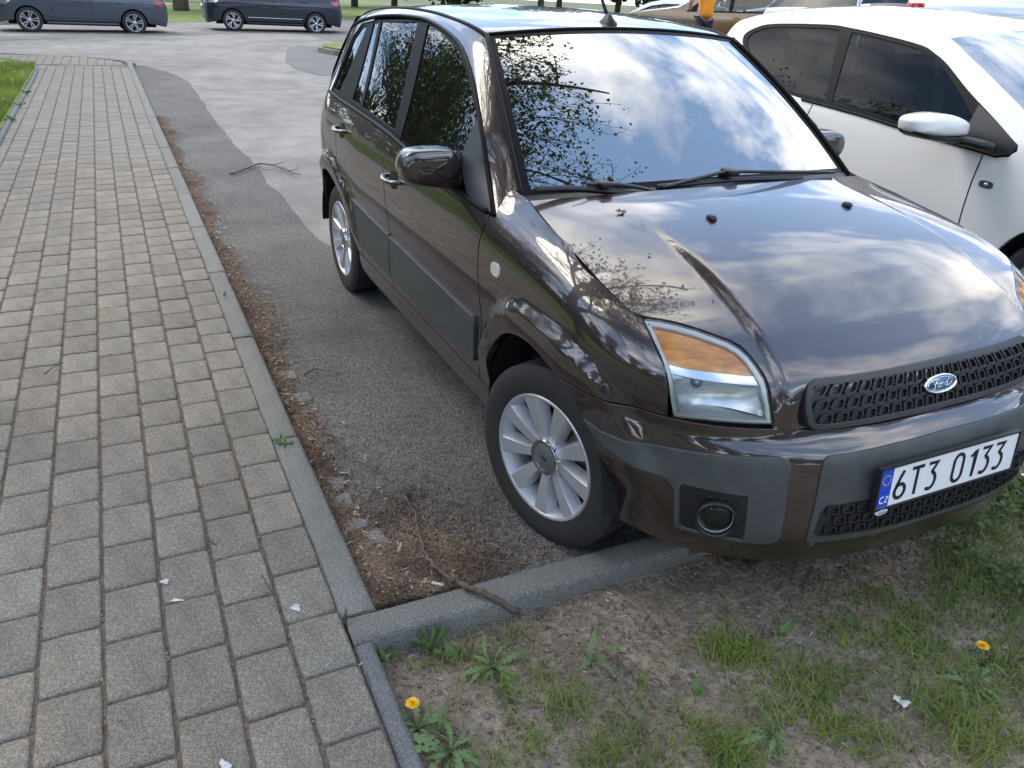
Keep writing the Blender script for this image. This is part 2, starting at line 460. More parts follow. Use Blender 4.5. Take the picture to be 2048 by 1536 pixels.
def mul_noise(m, scale, lo, hi, detail=5, p0=.3, p1=.7, coord='Object', stretch=(1, 1, 1)):   # multiply base colour by noise
    N, L, b = nd(m); src = b.inputs['Base Color']
    tc = N.new('ShaderNodeTexCoord'); mp = N.new('ShaderNodeMapping'); mp.inputs['Scale'].default_value = stretch
    L.new(tc.outputs[coord], mp.inputs[0]); n = N.new('ShaderNodeTexNoise')
    n.inputs['Scale'].default_value = scale; n.inputs['Detail'].default_value = detail; L.new(mp.outputs[0], n.inputs['Vector'])
    mr = N.new('ShaderNodeMapRange'); mr.inputs[1].default_value = p0; mr.inputs[2].default_value = p1; mr.inputs[3].default_value = lo; mr.inputs[4].default_value = hi
    L.new(n.outputs[0], mr.inputs[0]); mx = N.new('ShaderNodeMix'); mx.data_type = 'RGBA'; mx.blend_type = 'MULTIPLY'; mx.inputs['Factor'].default_value = 1
    if src.is_linked: L.new(src.links[0].from_socket, mx.inputs['A'])
    else: mx.inputs['A'].default_value = src.default_value[:]
    cb = N.new('ShaderNodeCombineXYZ')
    for i in range(3): L.new(mr.outputs[0], cb.inputs[i])
    L.new(cb.outputs[0], mx.inputs['B']); L.new(mx.outputs['Result'], src); return m
def asphalt(name, c1, c2, cr=.35):
    m = mat(name, c1, .85); N, L, b = nd(m)
    noise_mix(m, c1, c2, .9, 8, .65, .35, .68, 'Object')
    # aggregate: stones of different greys
    tc = N.new('ShaderNodeTexCoord'); v = N.new('ShaderNodeTexVoronoi'); v.inputs['Scale'].default_value = 150; L.new(tc.outputs['Object'], v.inputs['Vector'])
    sp = N.new('ShaderNodeSeparateColor'); L.new(v.outputs['Color'], sp.inputs[0])
    mr = N.new('ShaderNodeMapRange'); mr.inputs[3].default_value = 1-cr; mr.inputs[4].default_value = 1+cr*1.25; L.new(sp.outputs[0], mr.inputs[0])
    mx = N.new('ShaderNodeMix'); mx.data_type = 'RGBA'; mx.blend_type = 'MULTIPLY'; mx.inputs['Factor'].default_value = 1
    cb = N.new('ShaderNodeCombineXYZ'); [L.new(mr.outputs[0], cb.inputs[i]) for i in range(3)]
    src = b.inputs['Base Color']; L.new(src.links[0].from_socket, mx.inputs['A']); L.new(cb.outputs[0], mx.inputs['B']); L.new(mx.outputs['Result'], src)
    bp = N.new('ShaderNodeBump'); bp.inputs['Strength'].default_value = .9; bp.inputs['Distance'].default_value = .004; bp.invert = True
    L.new(v.outputs['Distance'], bp.inputs['Height']); L.new(bp.outputs[0], b.inputs['Normal'])
    return m
M_ROAD = asphalt('worn_pale_asphalt', (.165, .155, .141), (.228, .215, .197), .25)
M_ASPH = asphalt('dark_patch_asphalt', (.070, .065, .059), (.112, .104, .095), .55)
M_ASPH2 = asphalt('mid_grey_asphalt', (.105, .102, .098), (.14, .137, .132), .3)
for m_ in (M_ROAD, M_ASPH): mul_noise(m_, .33, .78, 1.12, 6, .34, .62); mul_noise(m_, 2.6, .86, 1.08, 7, .36, .6)
def concrete(name, col, sc=1.0, vary=None, speck=True):
    m = mat(name, col, .88); noise_mix(m, tuple(c*.86 for c in col), tuple(c*1.12 for c in col), 9*sc, 8, .7, .3, .7, 'Object')
    if speck: mul_noise(m, 240, .62, 1.38, 2, .36, .66); mul_noise(m, 95, .86, 1.12, 3, .36, .66)
    bump(m, 170, .75, .004, 5)
    return m
M_PAVER = concrete('paver_concrete', (.186, .166, .138)); mul_noise(M_PAVER, 2.2, .85, 1.12); obj_vary(M_PAVER, .13); obj_hue(M_PAVER); mul_noise(M_PAVER, .55, .88, 1.1, 3, .35, .65, 'Generated')
M_PAVER2 = concrete('paver_concrete_run', (.188, .168, .140)); island_vary(M_PAVER2, .08)
M_KERB = concrete('kerb_concrete', (.160, .158, .142)); obj_vary(M_KERB, .07)
M_EDGE = concrete('edging_concrete', (.125, .127, .127)); obj_vary(M_EDGE, .07)
M_SAND = mat('joint_sand', (.085, .070, .056), .95); noise_mix(M_SAND, (.070, .056, .043), (.165, .132, .100), 120, 6); bump(M_SAND, 200, .8, .004)
M_EARTH = mat('far_earth', (.09, .10, .05), .95); noise_mix(M_EARTH, (.05, .075, .02), (.12, .12, .06), .6, 8)
M_LAWN = mat('lawn_ground', (.06, .09, .02), .95); noise_mix(M_LAWN, (.070, .115, .020), (.16, .205, .045), 3.0, 8); mul_noise(M_LAWN, 60, .6, 1.3)

def zr(y): return .01444866*y            # the road falls gently to the gutter
def sheet(name, pts, m, parent=None, kind=None, res=None, dz=0.0, zf=None):
    zf = zf or zr
    bm = bmesh.new(); vs = [bm.verts.new((x, y, zf(y)+dz)) for x, y in pts]; f = bm.faces.new(vs); bm.normal_update()
    if f.normal.z < 0: f.normal_flip()
    bmesh.ops.triangulate(bm, faces=bm.faces[:])
    me = bpy.data.meshes.new(name); bm.to_mesh(me); bm.free(); me.materials.append(m)
    o = bpy.data.objects.new(name, me); COL.objects.link(o)
    if parent: o.parent = parent
    if kind: o['kind'] = kind
    return o
gsheet = sheet('ground', [(-400, -400), (400, -400), (400, 400), (-400, 400)], M_EARTH, kind='structure', dz=-.10, zf=lambda y: 0.0)
# cross-street frame: far gutter runs from (-22.7,-4.1) to (-29.3,5.3)
GD = np.array((-29.314+22.736, 5.292+4.125)); GD /= np.linalg.norm(GD); GN = np.array((-GD[1], GD[0]))*1.0
if GN[0] > 0: GN = -GN
G0 = np.array((-24.6, -1.4))
def st(a, b): p = G0+GD*a+GN*b; return (float(p[0]), float(p[1]))    # a along the street, b beyond the gutter
road = sheet('road', [(.26, -1.402), (-13.0, -1.402), (-15.2, -1.402), (-16.3, -1.50), (-17.0, -1.92), (-17.35, -2.8), (-18.2, -6), (-20, -12), st(-40, 0), st(-8, .0), st(0, 0), st(12, 0), st(40, 0), (-22, 16), (-12, 8), (.26, 8)], M_ROAD, kind='structure')
def ragged(pts, amp=.03, step=.12, seed=3):
    q = dens(pts, step); return [(float(p[0]+amp*mnoise.noise(Vector((p[0]*2.3, p[1]*2.3, seed)))+amp*.4*mnoise.noise(Vector((p[0]*9, p[1]*9, seed)))), float(p[1]+(0 if p[1] < -1.38 else amp*mnoise.noise(Vector((p[0]*2.3, p[1]*2.3, seed+5)))+amp*.4*mnoise.noise(Vector((p[0]*9, p[1]*9, seed+7)))))) for p in q]
patch = sheet('asphalt_patch', ragged([(.255, -1.402), (-13.0, -1.402), (-15.2, -1.402), (-16.3, -1.50), (-16.05, -1.17), (-14.7, -.83), (-13.4, -.645), (-12.2, -.66), (-9.6, -.72), (-7.2, -.745), (-5.9, -.70), (-5.2, -.73), (-4.6, -.70), (-4.0, -.725), (-3.46, -.70), (-3.0, -.55), (-2.7, .1), (-2.6, 1.2), (-2.6, 2.6), (.255, 2.6)]), M_ASPH, dz=.004, kind='structure')
sheet('asphalt_repair', ragged([(-14.0, 1.75), (-15.4, 1.57), (-16.6, 1.62), (-17.7, 1.82), (-19.3, 2.15), (-20.8, 2.48), (-21.8, 3.0), (-21.0, 3.9), (-18, 4.2), (-14, 4.2)]), M_ASPH2, dz=.004, kind='structure')
# traffic island at the right: kerb and grass
def prism(mb, poly, z0, z1):
    n = len(poly); A = sum(poly[i][0]*poly[(i+1) % n][1]-poly[(i+1) % n][0]*poly[i][1] for i in range(n))
    if A < 0: poly = poly[::-1]
    V = [(x, y, z0) for x, y in poly]+[(x, y, z1) for x, y in poly]
    mb.add(V, [tuple(range(n))[::-1], tuple(range(n, 2*n))]+[(i, (i+1) % n, n+(i+1) % n, n+i) for i in range(n)]); return mb
isl = [(-19.6, 3.0), (-18.6, 3.15), (-17.9, 3.7), (-17.6, 5), (-17.6, 9), (-24, 14), (-25.3, 9), (-21.2, 4.0), (-20.5, 3.2)]
io = prism(MB(), isl, -.05, .16).build('traffic_island', M_KERB, None, smooth=False); tag(io, kind='structure')
prism(MB(), shrink(isl, .13), .10, .20).build('island_grass', M_LAWN, io, smooth=False)
# far side of the cross street
sheet('street_gutter', [st(-40, -.05), st(40, -.05), st(40, 1.15), st(-40, 1.15)], asphalt('gutter_setts', (.10, .098, .094), (.17, .165, .155), .5), dz=.006, kind='structure')
sheet('parking_strip', [st(-40, 1.15), st(40, 1.15), st(40, 6.0), st(-40, 6.0)], M_ROAD, dz=.004, kind='structure')
sheet('far_path', [st(-2.2, 5.9), st(1.1, 5.9), st(4.0, 12), st(7, 22), st(30, 27), st(30, 24.5), st(8, 19), st(6.0, 14), st(3.6, 5.9)], mat('path_tarmac', (.27, .25, .22), .9), dz=.02, kind='structure')
sheet('far_lawn', [st(-45, 5.9), st(45, 5.9), st(70, 90), st(-60, 90)], M_LAWN, dz=.012, kind='structure')

# ---- pavement and its pavers
KX = .25                                  # end of the lengthwise kerb
pav = sheet('pavement', [(1.6, -1.497), (-15.2, -1.497), (-16.2, -1.60), (-16.85, -2.0), (-17.2, -2.85), (-17.6, -4.3), (-18.6, -9), (-17.2, -9), (-16.2, -3.65), (-15.5, -3.05), (-14.8, -2.90), (-13.9, -2.87), (1.6, -2.87)], M_SAND, kind='structure', dz=.0455, zf=lambda y: 0.0)
PX, PY = .2055, .1435
def paver_mesh(seed):
    r = random.Random(seed); bm = bmesh.new(); hx, hy = PX/2-.0026, PY/2-.0042
    ol = []
    K = 5
    for (ax, ay, bx, by) in ((-hx, -hy, hx, -hy), (hx, -hy, hx, hy), (hx, hy, -hx, hy), (-hx, hy, -hx, -hy)):
        for k in range(K):
            t = k/K; j = .0012
            ol.append((ax+(bx-ax)*t+r.uniform(-j, j), ay+(by-ay)*t+r.uniform(-j, j)))
    # blunt the corners
    n = len(ol); c = 0
    pts = []
    for i, p in enumerate(ol):
        f = .965 if i % K == 0 else 1.0
        pts.append((p[0]*f, p[1]*f))
    def ring(s, z, tilt): return [bm.verts.new((p[0]*s, p[1]*s, z+tilt[0]*p[0]+tilt[1]*p[1])) for p in pts]
    tl = (r.uniform(-.006, .006), r.uniform(-.006, .006))
    r0 = ring(1, -.02, (0, 0)); r1 = ring(1, .005, tl); r2 = ring(.965, .0098, tl); r3 = ring(.86, .0112, tl)
    for A, Bq in ((r0, r1), (r1, r2), (r2, r3)):
        for i in range(n): bm.faces.new((A[i], A[(i+1) % n], Bq[(i+1) % n], Bq[i]))
    bm.faces.new(r3)
    for f in bm.faces: f.smooth = True
    me = bpy.data.meshes.new('paver'); bm.to_mesh(me); bm.free(); me.materials.append(M_PAVER); return me
PV = [paver_mesh(i) for i in range(6)]
cols = [(-1.497-PY*(c+.5), c) for c in range(10)]
slots = []
offs = [0.02, .095, .03, .125, .055, .15, .04, .11, .01, .085]
for y, c in cols:
    if y < -2.93: continue
    x = .9+offs[c]
    while x > -15.1:
        slots.append((x, y)); x -= PX
camxy = np.array(CAMP['loc'][:2])
def vis(p):
    d = np.array((p[0], p[1], .05))-np.array(CAMP['loc']); z = d@AX_F
    if z <= 0: return -1
    u = PW/2+CAMP['f']*(d@AX_R)/z; v = PH/2-CAMP['f']*(d@AX_U)/z
    return 1/z if (-120 < u < 2170 and -60 < v < 1700) else -1
vs_ = sorted([(vis(p), p) for p in slots], reverse=True)
near = [p for s_, p in vs_[:300] if s_ > 0]; near_set = set(near)
for x, y in near:
    o = bpy.data.objects.new('paver', RNG.choice(PV)); COL.objects.link(o); o.parent = pav
    o.location = (x, y, .044+RNG.uniform(-.0015, .0015)); o.rotation_euler = (0, 0, RNG.choice((0, math.pi))+RNG.uniform(-.006, .006))
V = []; F = []; base = 0
for s_, (x, y) in vs_:
    if (x, y) in near_set: continue
    me = PV[RNG.randrange(6)]; z = .044+RNG.uniform(-.0015, .0015)
    for v in me.vertices: V.append((x+v.co.x, y+v.co.y, z+v.co.z))
    for p in me.polygons: F.append(tuple(base+i for i in p.vertices))
    base += len(me.vertices)
# the paved corner by the cross street
for i in range(16):
    for j in range(10):
        x = -15.3-PX*.5-j*PX; y = -1.66-i*PY*1.0
        if x < -17.2+ (y+2.85)*0.0 or y > -1.6-(max(0, -15.9-x))*.55 or (x > -16.3 and y < -2.95-(-15.2-x)*.55): continue
        if x < -17.0 and y > -2.6: continue
        me = PV[RNG.randrange(6)]
        for v in me.vertices: V.append((x+v.co.x, y+v.co.y, .044+v.co.z))
        for p in me.polygons: F.append(tuple(base+q for q in p.vertices))
        base += len(me.vertices)
tag(mesh_obj('paver_run', V, F, M_PAVER2, pav), kind='stuff')
# ---- kerbs
kerb = empty('kerb'); tag(kerb, kind='structure')
def kerb_mesh(L, w, h, ch, r=.008, seed=0):
    # along +x from 0 to L; y 0 (path side) .. w (road side, chamfered)
    rr = random.Random(seed)
    prof = [(0, -h), (0, -.006), (.005, 0), (w-ch, 0), (w-ch*.35, -ch*.35), (w, -ch*1.15), (w+.004, -h)]
    P = []
    xs = [0, .004, .012]+list(np.linspace(.06, L-.06, max(2, int(L/.08))))+[L-.012, L-.004, L]
    for i, x in enumerate(xs):
        e = .004 if i in (0, len(xs)-1) else (.0012 if i in (1, len(xs)-2) else 0)
        P.append([(x, y+(rr.uniform(-.001, .001) if 0 < j < 6 else 0), z-(e if j > 0 and j < 6 else 0)) for j, (y, z) in enumerate(prof)])
    mb = MB(); mb.grid(P, flip=True); n = len(prof)
    mb.add(P[0], [tuple(range(n))]); mb.add(P[-1], [tuple(range(n))[::-1]])
    me = mb.build('kerb_stone', M_KERB, None); me.data.set_sharp_from_angle(angle=math.radians(50)); d = me.data; bpy.data.objects.remove(me); return d
KM = [kerb_mesh(.994, .098, .22, .018, seed=i) for i in range(3)]
for k in range(16):
    o = bpy.data.objects.new('kerb_stone', KM[k % 3]); COL.objects.link(o); o.parent = kerb
    o.location = (KX-1.0-k*1.006+.003-.02, -1.499, .056+RNG.uniform(-.002, .002)); o.rotation_euler = (RNG.uniform(-.01, .01), RNG.uniform(-.003, .003), RNG.uniform(-.003, .003))
# curved far end
cv = [(-15.78, -1.44), (-16.35, -1.60), (-16.80, -2.0), (-17.08, -2.55), (-17.3, -3.3), (-17.55, -4.2)]
for a, b in zip(cv[:-1], cv[1:]):
    a = np.array(a); b = np.array(b); L = np.linalg.norm(b-a)
    o = bpy.data.objects.new('kerb_stone', kerb_mesh(L-.006, .098, .2, .018)); COL.objects.link(o); o.parent = kerb
    d = a-b; o.location = (b[0], b[1], .056); o.rotation_euler = (0, 0, math.atan2(d[1], d[0]))
# cross kerb in front of the car: stones run along +y, chamfer to the soil side
ck = empty('cross_kerb'); tag(ck, kind='structure')
KC = kerb_mesh(1.0, .098, .22, .016, seed=9)
yy = -1.497
for k, L in enumerate((1.08, 1.0, 1.0, 1.0)):
    o = bpy.data.objects.new('kerb_stone', kerb_mesh(L-.006, .095, .20, .016, seed=20+k)); COL.objects.link(o); o.parent = ck
    drop = 0.0 if k == 0 else -.045
    o.location = (.330 if k == 0 else .335, yy+L, .050+drop+zr(yy)*.3); o.rotation_euler = (0, 0, math.pi/2 if False else -math.pi/2)
    o.location = (.236, yy+L, .050+drop); yy += L
# garden edging beside the pavers
eg = empty('garden_edging'); tag(eg, kind='structure')
for k in range(2):
    L = .98; prof = [(0, -.2), (0, -.010), (.006, -.003), (.016, 0), (.038, 0), (.048, -.004), (.054, -.014), (.054, -.2)]
    P = [[(x, y, z) for y, z in prof] for x in np.linspace(0, L, 12)]; mb = MB(); mb.grid(P, flip=True); n = len(prof); mb.add(P[0], [tuple(range(n))]); mb.add(P[-1], [tuple(range(n))[::-1]])
    o = mb.build('edging_stone', M_EDGE, eg); o.data.set_sharp_from_angle(angle=math.radians(60)); o.location = (.338+k*.985, -1.494, .044); o.rotation_euler = (0, .012, -.004)
# left edging along the lawn
le = empty('lawn_edging'); tag(le, kind='structure')
lp = [(1.5, -2.872)]+[(1.5-i*1.0, -2.872+.004*math.sin(i)) for i in range(1, 16)]+[(-14.2, -2.885), (-14.8, -2.93), (-15.3, -3.05), (-15.75, -3.27), (-16.05, -3.55), (-16.3, -3.9), (-16.7, -5.0)]
for a, b in zip(lp[:-1], lp[1:]):
    a = np.array(a); b = np.array(b); L = np.linalg.norm(b-a)
    P = [[(x, y, z) for y, z in prof] for x in (0, L-.005)]; mb = MB(); mb.grid(P); n = len(prof); mb.add(P[0], [tuple(range(n))[::-1]]); mb.add(P[-1], [tuple(range(n))])
    o = mb.build('edging_stone', M_EDGE, le, fixn=True); o.data.set_sharp_from_angle(angle=math.radians(60)); d = a-b
    o.location = (b[0], b[1]-.05, .085); o.rotation_euler = (0, 0, math.atan2(d[1], d[0]))
# ---- lawn at the left
lw = sheet('lawn', [(1.6, -2.93), (-13.9, -2.93), (-14.8, -2.97), (-15.4, -3.12), (-15.9, -3.40), (-16.3, -3.9), (-17.2, -9), (-18, -25), (-10, -40), (1.6, -40)], M_LAWN, kind='structure', dz=.07, zf=lambda y: 0.0)
# ---- bare soil in front of the car
def soil_z(x, y):
    return (.012*pnoise(x, y, 2.3, 3.1)+.010*pnoise(x, y, 7, 1.7)+.005*pnoise(x, y, 23, 5.2)+.003*pnoise(x, y, 60, 2.2)
            + .012*ss(.335, .50, x)-.006 + zr(0)*0 + np.asarray(y)*.012)
M_SOIL = mat('dry_soil', (.2, .15, .1), .95)
noise_mix(M_SOIL, (.165, .130, .098), (.33, .27, .205), 3.4, 9, .68, .34, .66); mul_noise(M_SOIL, 38, .62, 1.25, 6); mul_noise(M_SOIL, 170, .7, 1.2, 4)
bp_ = bump(M_SOIL, 55, 1.0, .02, 8); bump(M_SOIL, 260, .7, .004, 3, prev=bp_)
xs = np.concatenate([np.arange(.325, 1.5, .014), np.arange(1.5, 4, .15)]); ys = np.concatenate([np.arange(-1.445, 1.9, .016), np.arange(1.9, 9, .2)])
X, Y = np.meshgrid(xs, ys, indexing='ij'); Z = soil_z(X, Y)
n0, n1 = X.shape; idx = np.arange(n0*n1).reshape(n0, n1)
F = np.stack([idx[:-1, :-1], idx[1:, :-1], idx[1:, 1:], idx[:-1, 1:]], -1).reshape(-1, 4)
soil = mesh_np('soil_bed', np.stack([X, Y, Z], -1).reshape(-1, 3), F, M_SOIL, smooth=True); tag(soil, kind='structure')
def sz_at(x, y): return float(soil_z(np.array([x]), np.array([y]))[0])
# ------------------------------------------------------------------ dark hatchback: body surface
CAR_ROLL = 0.01444866
_cr, _sr = math.cos(CAR_ROLL), math.sin(CAR_ROLL)
CARM = np.array([[1, 0, 0], [0, _cr, -_sr], [0, _sr, _cr]])
def ray_c(u, v):
    o, d = ray_w(u, v); return o@CARM, d@CARM
def cpl(u, v, ax, val):
    o, d = ray_c(u, v); return o+d*(val-o[ax])/d[ax]
KS = 0.80; SF = math.pi/2*KS; WB = 2.485
base_w = CSpl([.10, .20, .30, .42, .52, .60, .66, .72, .80, .88, .95, 1.02, 1.10, 1.20, 1.30, 1.40, 1.48, 1.60],
              [.72, .765, .792, .803, .806, .810, .822, .829, .831, .827, .815, .793, .757, .711, .668, .626, .590, .52])
b_front = Spl([.15, .20, .25, .30, .38, .46, .54, .585, .605, .625, .64, .70, .76, .80, .84, .90, .94, .97, 1.0, 1.02, 1.1],
              [.66, .71, .752, .775, .786, .778, .762, .750, .738, .716, .705, .680, .650, .605, .545, .425, .32, .23, .10, .0, -.3])
n_front = Spl([.2, .45, .6, .7, .8, .9, 1.0], [2.55, 2.7, 2.75, 3.1, 3.8, 4.6, 5])
b_rear = Spl([.2, .35, .6, .8, 1.0, 1.2, 1.4, 1.5], [.62, .70, .74, .72, .68, .60, .47, .38])
zt_f = Spl([-.5, -.33, .1, .33, .45, .6, .75], [1.03, 1.012, .945, .888, .845, .76, .66])
def Wd(x, z):
    x = np.asarray(x, float); z = np.asarray(z, float)
    w = base_w(z)
    m = ss(-.62, -.30, x)
    w = w - m*.10*np.exp(np.clip((z-zt_f(x))/.045, -8, 1.2))
    w = w*(1-.03*ss(-1.9, -3.1, x))
    return w
def flare(x, z, y0=0):
    f = 0
    for cx in (0.0, -WB):
        dx = x-cx
        r = np.sqrt(dx**2+(z-.30)**2)
        ro = .497+.05*ss(.05, .35, dx)*(1 if cx == 0 else 0)
        f = f + .030*(1-ss(ro-.05, ro, r))*ss(.36, .50, z)
    return f
def B(s, z, fl=True):
    s = np.asarray(s, float); z = np.asarray(z, float)
    s, z = np.broadcast_arrays(s, z)
    ph = np.clip(s/KS, 0, math.pi/2); n = n_front(z)
    c, q = np.cos(ph), np.sin(ph)
    r = 1/np.power(np.abs(c)**n+np.abs(q)**n, 1/n)
    xf = r*c*b_front(z); uf = r*q
    sm = np.clip(s-SF, 0, WB)
    pr = np.clip((s-SF-WB)/KS, 0, math.pi/2)
    c2, q2 = np.cos(pr), np.sin(pr); r2 = 1/np.power(np.abs(c2)**3.4+np.abs(q2)**3.4, 1/3.4)
    xr = r2*q2*b_rear(z); ur = r2*c2
    x = np.where(s < SF, xf, np.where(s < SF+WB, -sm, -WB-xr))
    u = np.where(s < SF, uf, np.where(s < SF+WB, 1.0, ur))
    w = Wd(x, z)
    if fl: w = w+flare(x, z)
    return np.stack([x, -u*w, z], -1)
def _G(P):
    x, y, z = P
    w = float(Wd(x, z))
    if x > 0:
        n = float(n_front(z)); b = max(float(b_front(z)), 1e-3)
        return (x/b)**n+(abs(y)/w)**n-1
    if x < -WB:
        b = float(b_rear(z)); return ((-WB-x)/b)**3.4+(abs(y)/w)**3.4-1
    return abs(y)/w-1
def hit(u, v):                   # photograph pixel -> point on the body surface
    o, d = ray_c(u, v); t = .6
    while t < 7:
        P = o+d*t
        if .12 < P[2] < 1.55 and _G(P) < 0: break
        t += .01
    lo, hi = t-.01, t
    for i in range(30):
        m = (lo+hi)/2
        if _G(o+d*m) < 0: hi = m
        else: lo = m
    return o+d*hi
def to_s(P):
    x, y, z = P
    if x > 0:
        return KS*math.atan2(abs(y)/float(Wd(x, z)), x/float(b_front(z)))
    if x < -WB:
        return SF+WB+KS*math.atan2((-WB-x)/float(b_rear(z)), abs(y)/float(Wd(x, z)))
    return SF-x
def sz(*pts):                    # photograph pixels -> (s, z)
    out = []
    for u, v in pts:
        P = hit(u, v); out.append((to_s(P)*(1 if P[1] <= 0 else -1), P[2]))
    return out
def sx(x): return SF-x           # side: x -> s for x <= 0
# ------------------------------------------------------------------ dark hatchback
car = empty('parked_car', (0, 0, 0), (CAR_ROLL, 0, 0))
tag(car, 'dark aubergine five-door car with white number plate parked nose to the kerb', 'car')
def Bf(s, z, fl=True):
    s = np.asarray(s, float); P = B(np.abs(s), z, fl); P = np.array(P); P[..., 1] *= np.where(s < 0, -1, 1); return P
def B0(s, z): return B(s, z, False)
def s_at(x, z):                  # (x, z) on the right-hand side -> s
    if x <= 0 and x >= -WB: return SF-x
    w = float(Wd(x, z))
    if x > 0:
        b = float(b_front(z)); n = float(n_front(z)); u = max(0, 1-(x/b)**n)**(1/n)
        return KS*math.atan2(u, x/b)
    b = float(b_rear(z)); u = max(0, 1-((-WB-x)/b)**3.4)**(1/3.4)
    return SF+WB+KS*math.atan2((-WB-x)/b, u)
def xz(*pts): return [(s_at(x, z), z) for x, z in pts]
AR = .385
def arch(cx, a0, a1, n=22, r=AR):
    return xz(*[(cx+r*math.cos(math.radians(a0+(a1-a0)*i/n)), .30+r*math.sin(math.radians(a0+(a1-a0)*i/n))) for i in range(n+1)])

# --- hood ---------------------------------------------------------
E_px = [(1060, 402), (1100, 451), (1150, 506), (1200, 561), (1240, 601), (1273, 627), (1352, 643), (1427, 667), (1480, 690), (1519, 733), (1539, 771), (1546, 812), (1550, 855)]
E_pts = [tuple(hit(*p)) for p in E_px]
C_pts = [(-.238, 1.037), (-.04, 1.022), (.10, .998), (.24, .964), (.345, .930), (.405, .906), (.465, .878),
         (.525, .849), (.565, .825), (.608, .797), (.650, .758), (.682, .705), (.706, .650)]
def build_hood():
    E = smooth_poly(E_pts, k=6); Cc = smooth_poly([(x, 0, z) for x, z in C_pts], k=6)
    nv = 121; rows = []
    for e, c in zip(E, Cc):
        row = []
        for j in range(nv):
            v = -1+2*j/(nv-1); av = abs(v)
            w_ = .55*av**2+.45*av**4; row.append((c[0]+(e[0]-c[0])*w_, e[1]*v, c[2]+(e[2]-c[2])*w_))
        rows.append(row)
    P = np.array(rows)
    du = np.gradient(P, axis=0); dv = np.gradient(P, axis=1)
    Nn = np.cross(du, dv); Nn /= np.linalg.norm(Nn, axis=2)[..., None]
    if Nn[5, 60, 2] < 0: Nn = -Nn
    ay = np.abs(P[..., 1])
    rise = np.linspace(0, 1, len(P))[:, None]
    f = (1-ss(.462, .484, ay))*ss(.06, .30, rise)*(1-.75*ss(.88, 1.0, rise))
    P = P+Nn*(.013*f)[..., None]-Nn*(.014*ss(.82,.95,rise)*(1-ss(.40,.46,ay)))[..., None]
    # rolled rim
    rim = lambda A, d: A-d
    mb = MB(); mb.grid(P.tolist())
    o = mb.build('hood', M_PAINT, car, fixn=False)
    # flange
    loop = [P[i, 0] for i in range(len(P))]+[P[-1, j] for j in range(nv)]+[P[i, -1] for i in range(len(P)-1, -1, -1)]+[P[0, j] for j in range(nv-1, -1, -1)]
    low = [p-np.array((.0, 0, .03)) for p in loop]
    m2 = MB(); m2.grid([loop, low]); q = m2.build('hood_flange', M_PAINT, o)
    bm = bmesh.new(); bm.from_mesh(o.data)
    bm.normal_update()
    if sum(f.normal.z for f in bm.faces) < 0: bmesh.ops.reverse_faces(bm, faces=bm.faces[:])
    bm.to_mesh(o.data); bm.free()
    return o, P
hood, HP = build_hood()
def hood_z(x, y):                # height of the hood surface
    d = (HP[..., 0]-x)**2+(HP[..., 1]-y)**2; i = np.unravel_index(np.argmin(d), d.shape); return HP[i][2]

# --- fender, bumper, doors ----------------------------------------
fender_ol = ([*sz((1062, 404), (1100, 451), (1150, 506), (1200, 561), (1240, 601), (1272, 628), (1284, 633), (1299, 669), (1327, 729), (1337, 785))]
             + xz((.487, .663), (.40, .662), (.295, .657), (.155, .655)) + arch(0, 66, 172) + xz((-.385, .345), (-.466, .345))
             + xz((-.462, .45), (-.445, .56), (-.428, .673), (-.431, .852), (-.418, .93), (-.413, .952))
             + sz((990, 432), (1003, 405), (1019, 378), (1040, 384)))
panel('fender', fender_ol, B, M_PAINT, car, res=.022, mirror=True, gap=.002, depth=.025)
bt = [(.0, .648), (.2, .648), (.36, .651), (.45, .660)]
half = [(s, z) for s, z in bt] + xz((.50, .660), (.40, .659), (.295, .654), (.155, .651)) + arch(0, 64, -2, 16) + [(.82, .285), (.76, .283), (.70, .280), (.5, .285), (.25, .295), (0, .30)]
bumper_ol = half+[(-s, z) for s, z in half[-2:0:-1]]
bumper = panel('front_bumper', bumper_ol, Bf, M_PAINT, car, res=.022, gap=.002, depth=.03)[0]
fd = xz((-.420, .945), (-.436, .852), (-.433, .673), (-.450, .56), (-.467, .45), (-.471, .345), (-1.475, .345), (-1.462, .52), (-1.443, .70), (-1.475, .86), (-1.503, .95), (-1.512, 1.028), (-1.24, 1.008), (-.85, .982), (-.5, .962), (-.42, .956))
fdoor = panel('front_door', fd, B, M_PAINT, car, res=.024, mirror=True, depth=.025)
rd = xz((-1.518, 1.028), (-1.509, .95), (-1.481, .86), (-1.449, .70), (-1.468, .52), (-1.481, .345), (-1.99, .345)) + arch(-WB, 15, 70, 12, .505) + xz((-2.33, .86), (-2.36, .95), (-2.38, 1.052), (-1.95, 1.045))
rdoor = panel('rear_door', rd, B, M_PAINT, car, res=.024, mirror=True, depth=.025)
SE = SF+WB+math.pi/2*KS
qp = (xz((-2.386, 1.052), (-2.366, .95), (-2.336, .86)) + arch(-WB, 71, 15, 12, .508) + xz((-1.996, .345), (-2.10, .345)) + arch(-WB, 4, 176, 26)
      + [(SF+WB+.30, .27), (SE-.3, .25), (SE, .25), (SE, 1.03), (SE-.3, 1.03), (SF+WB+.45, 1.05)] + xz((-2.62, 1.06)))
panel('quarter_panel', qp, B, M_PAINT, car, res=.03, mirror=True, depth=.02)
sill = xz((-.39, .338), (-.39, .235), (-2.08, .235), (-2.08, .338))
panel('sill', sill, B0, M_PAINT, car, res=.05, mirror=True, depth=.03)
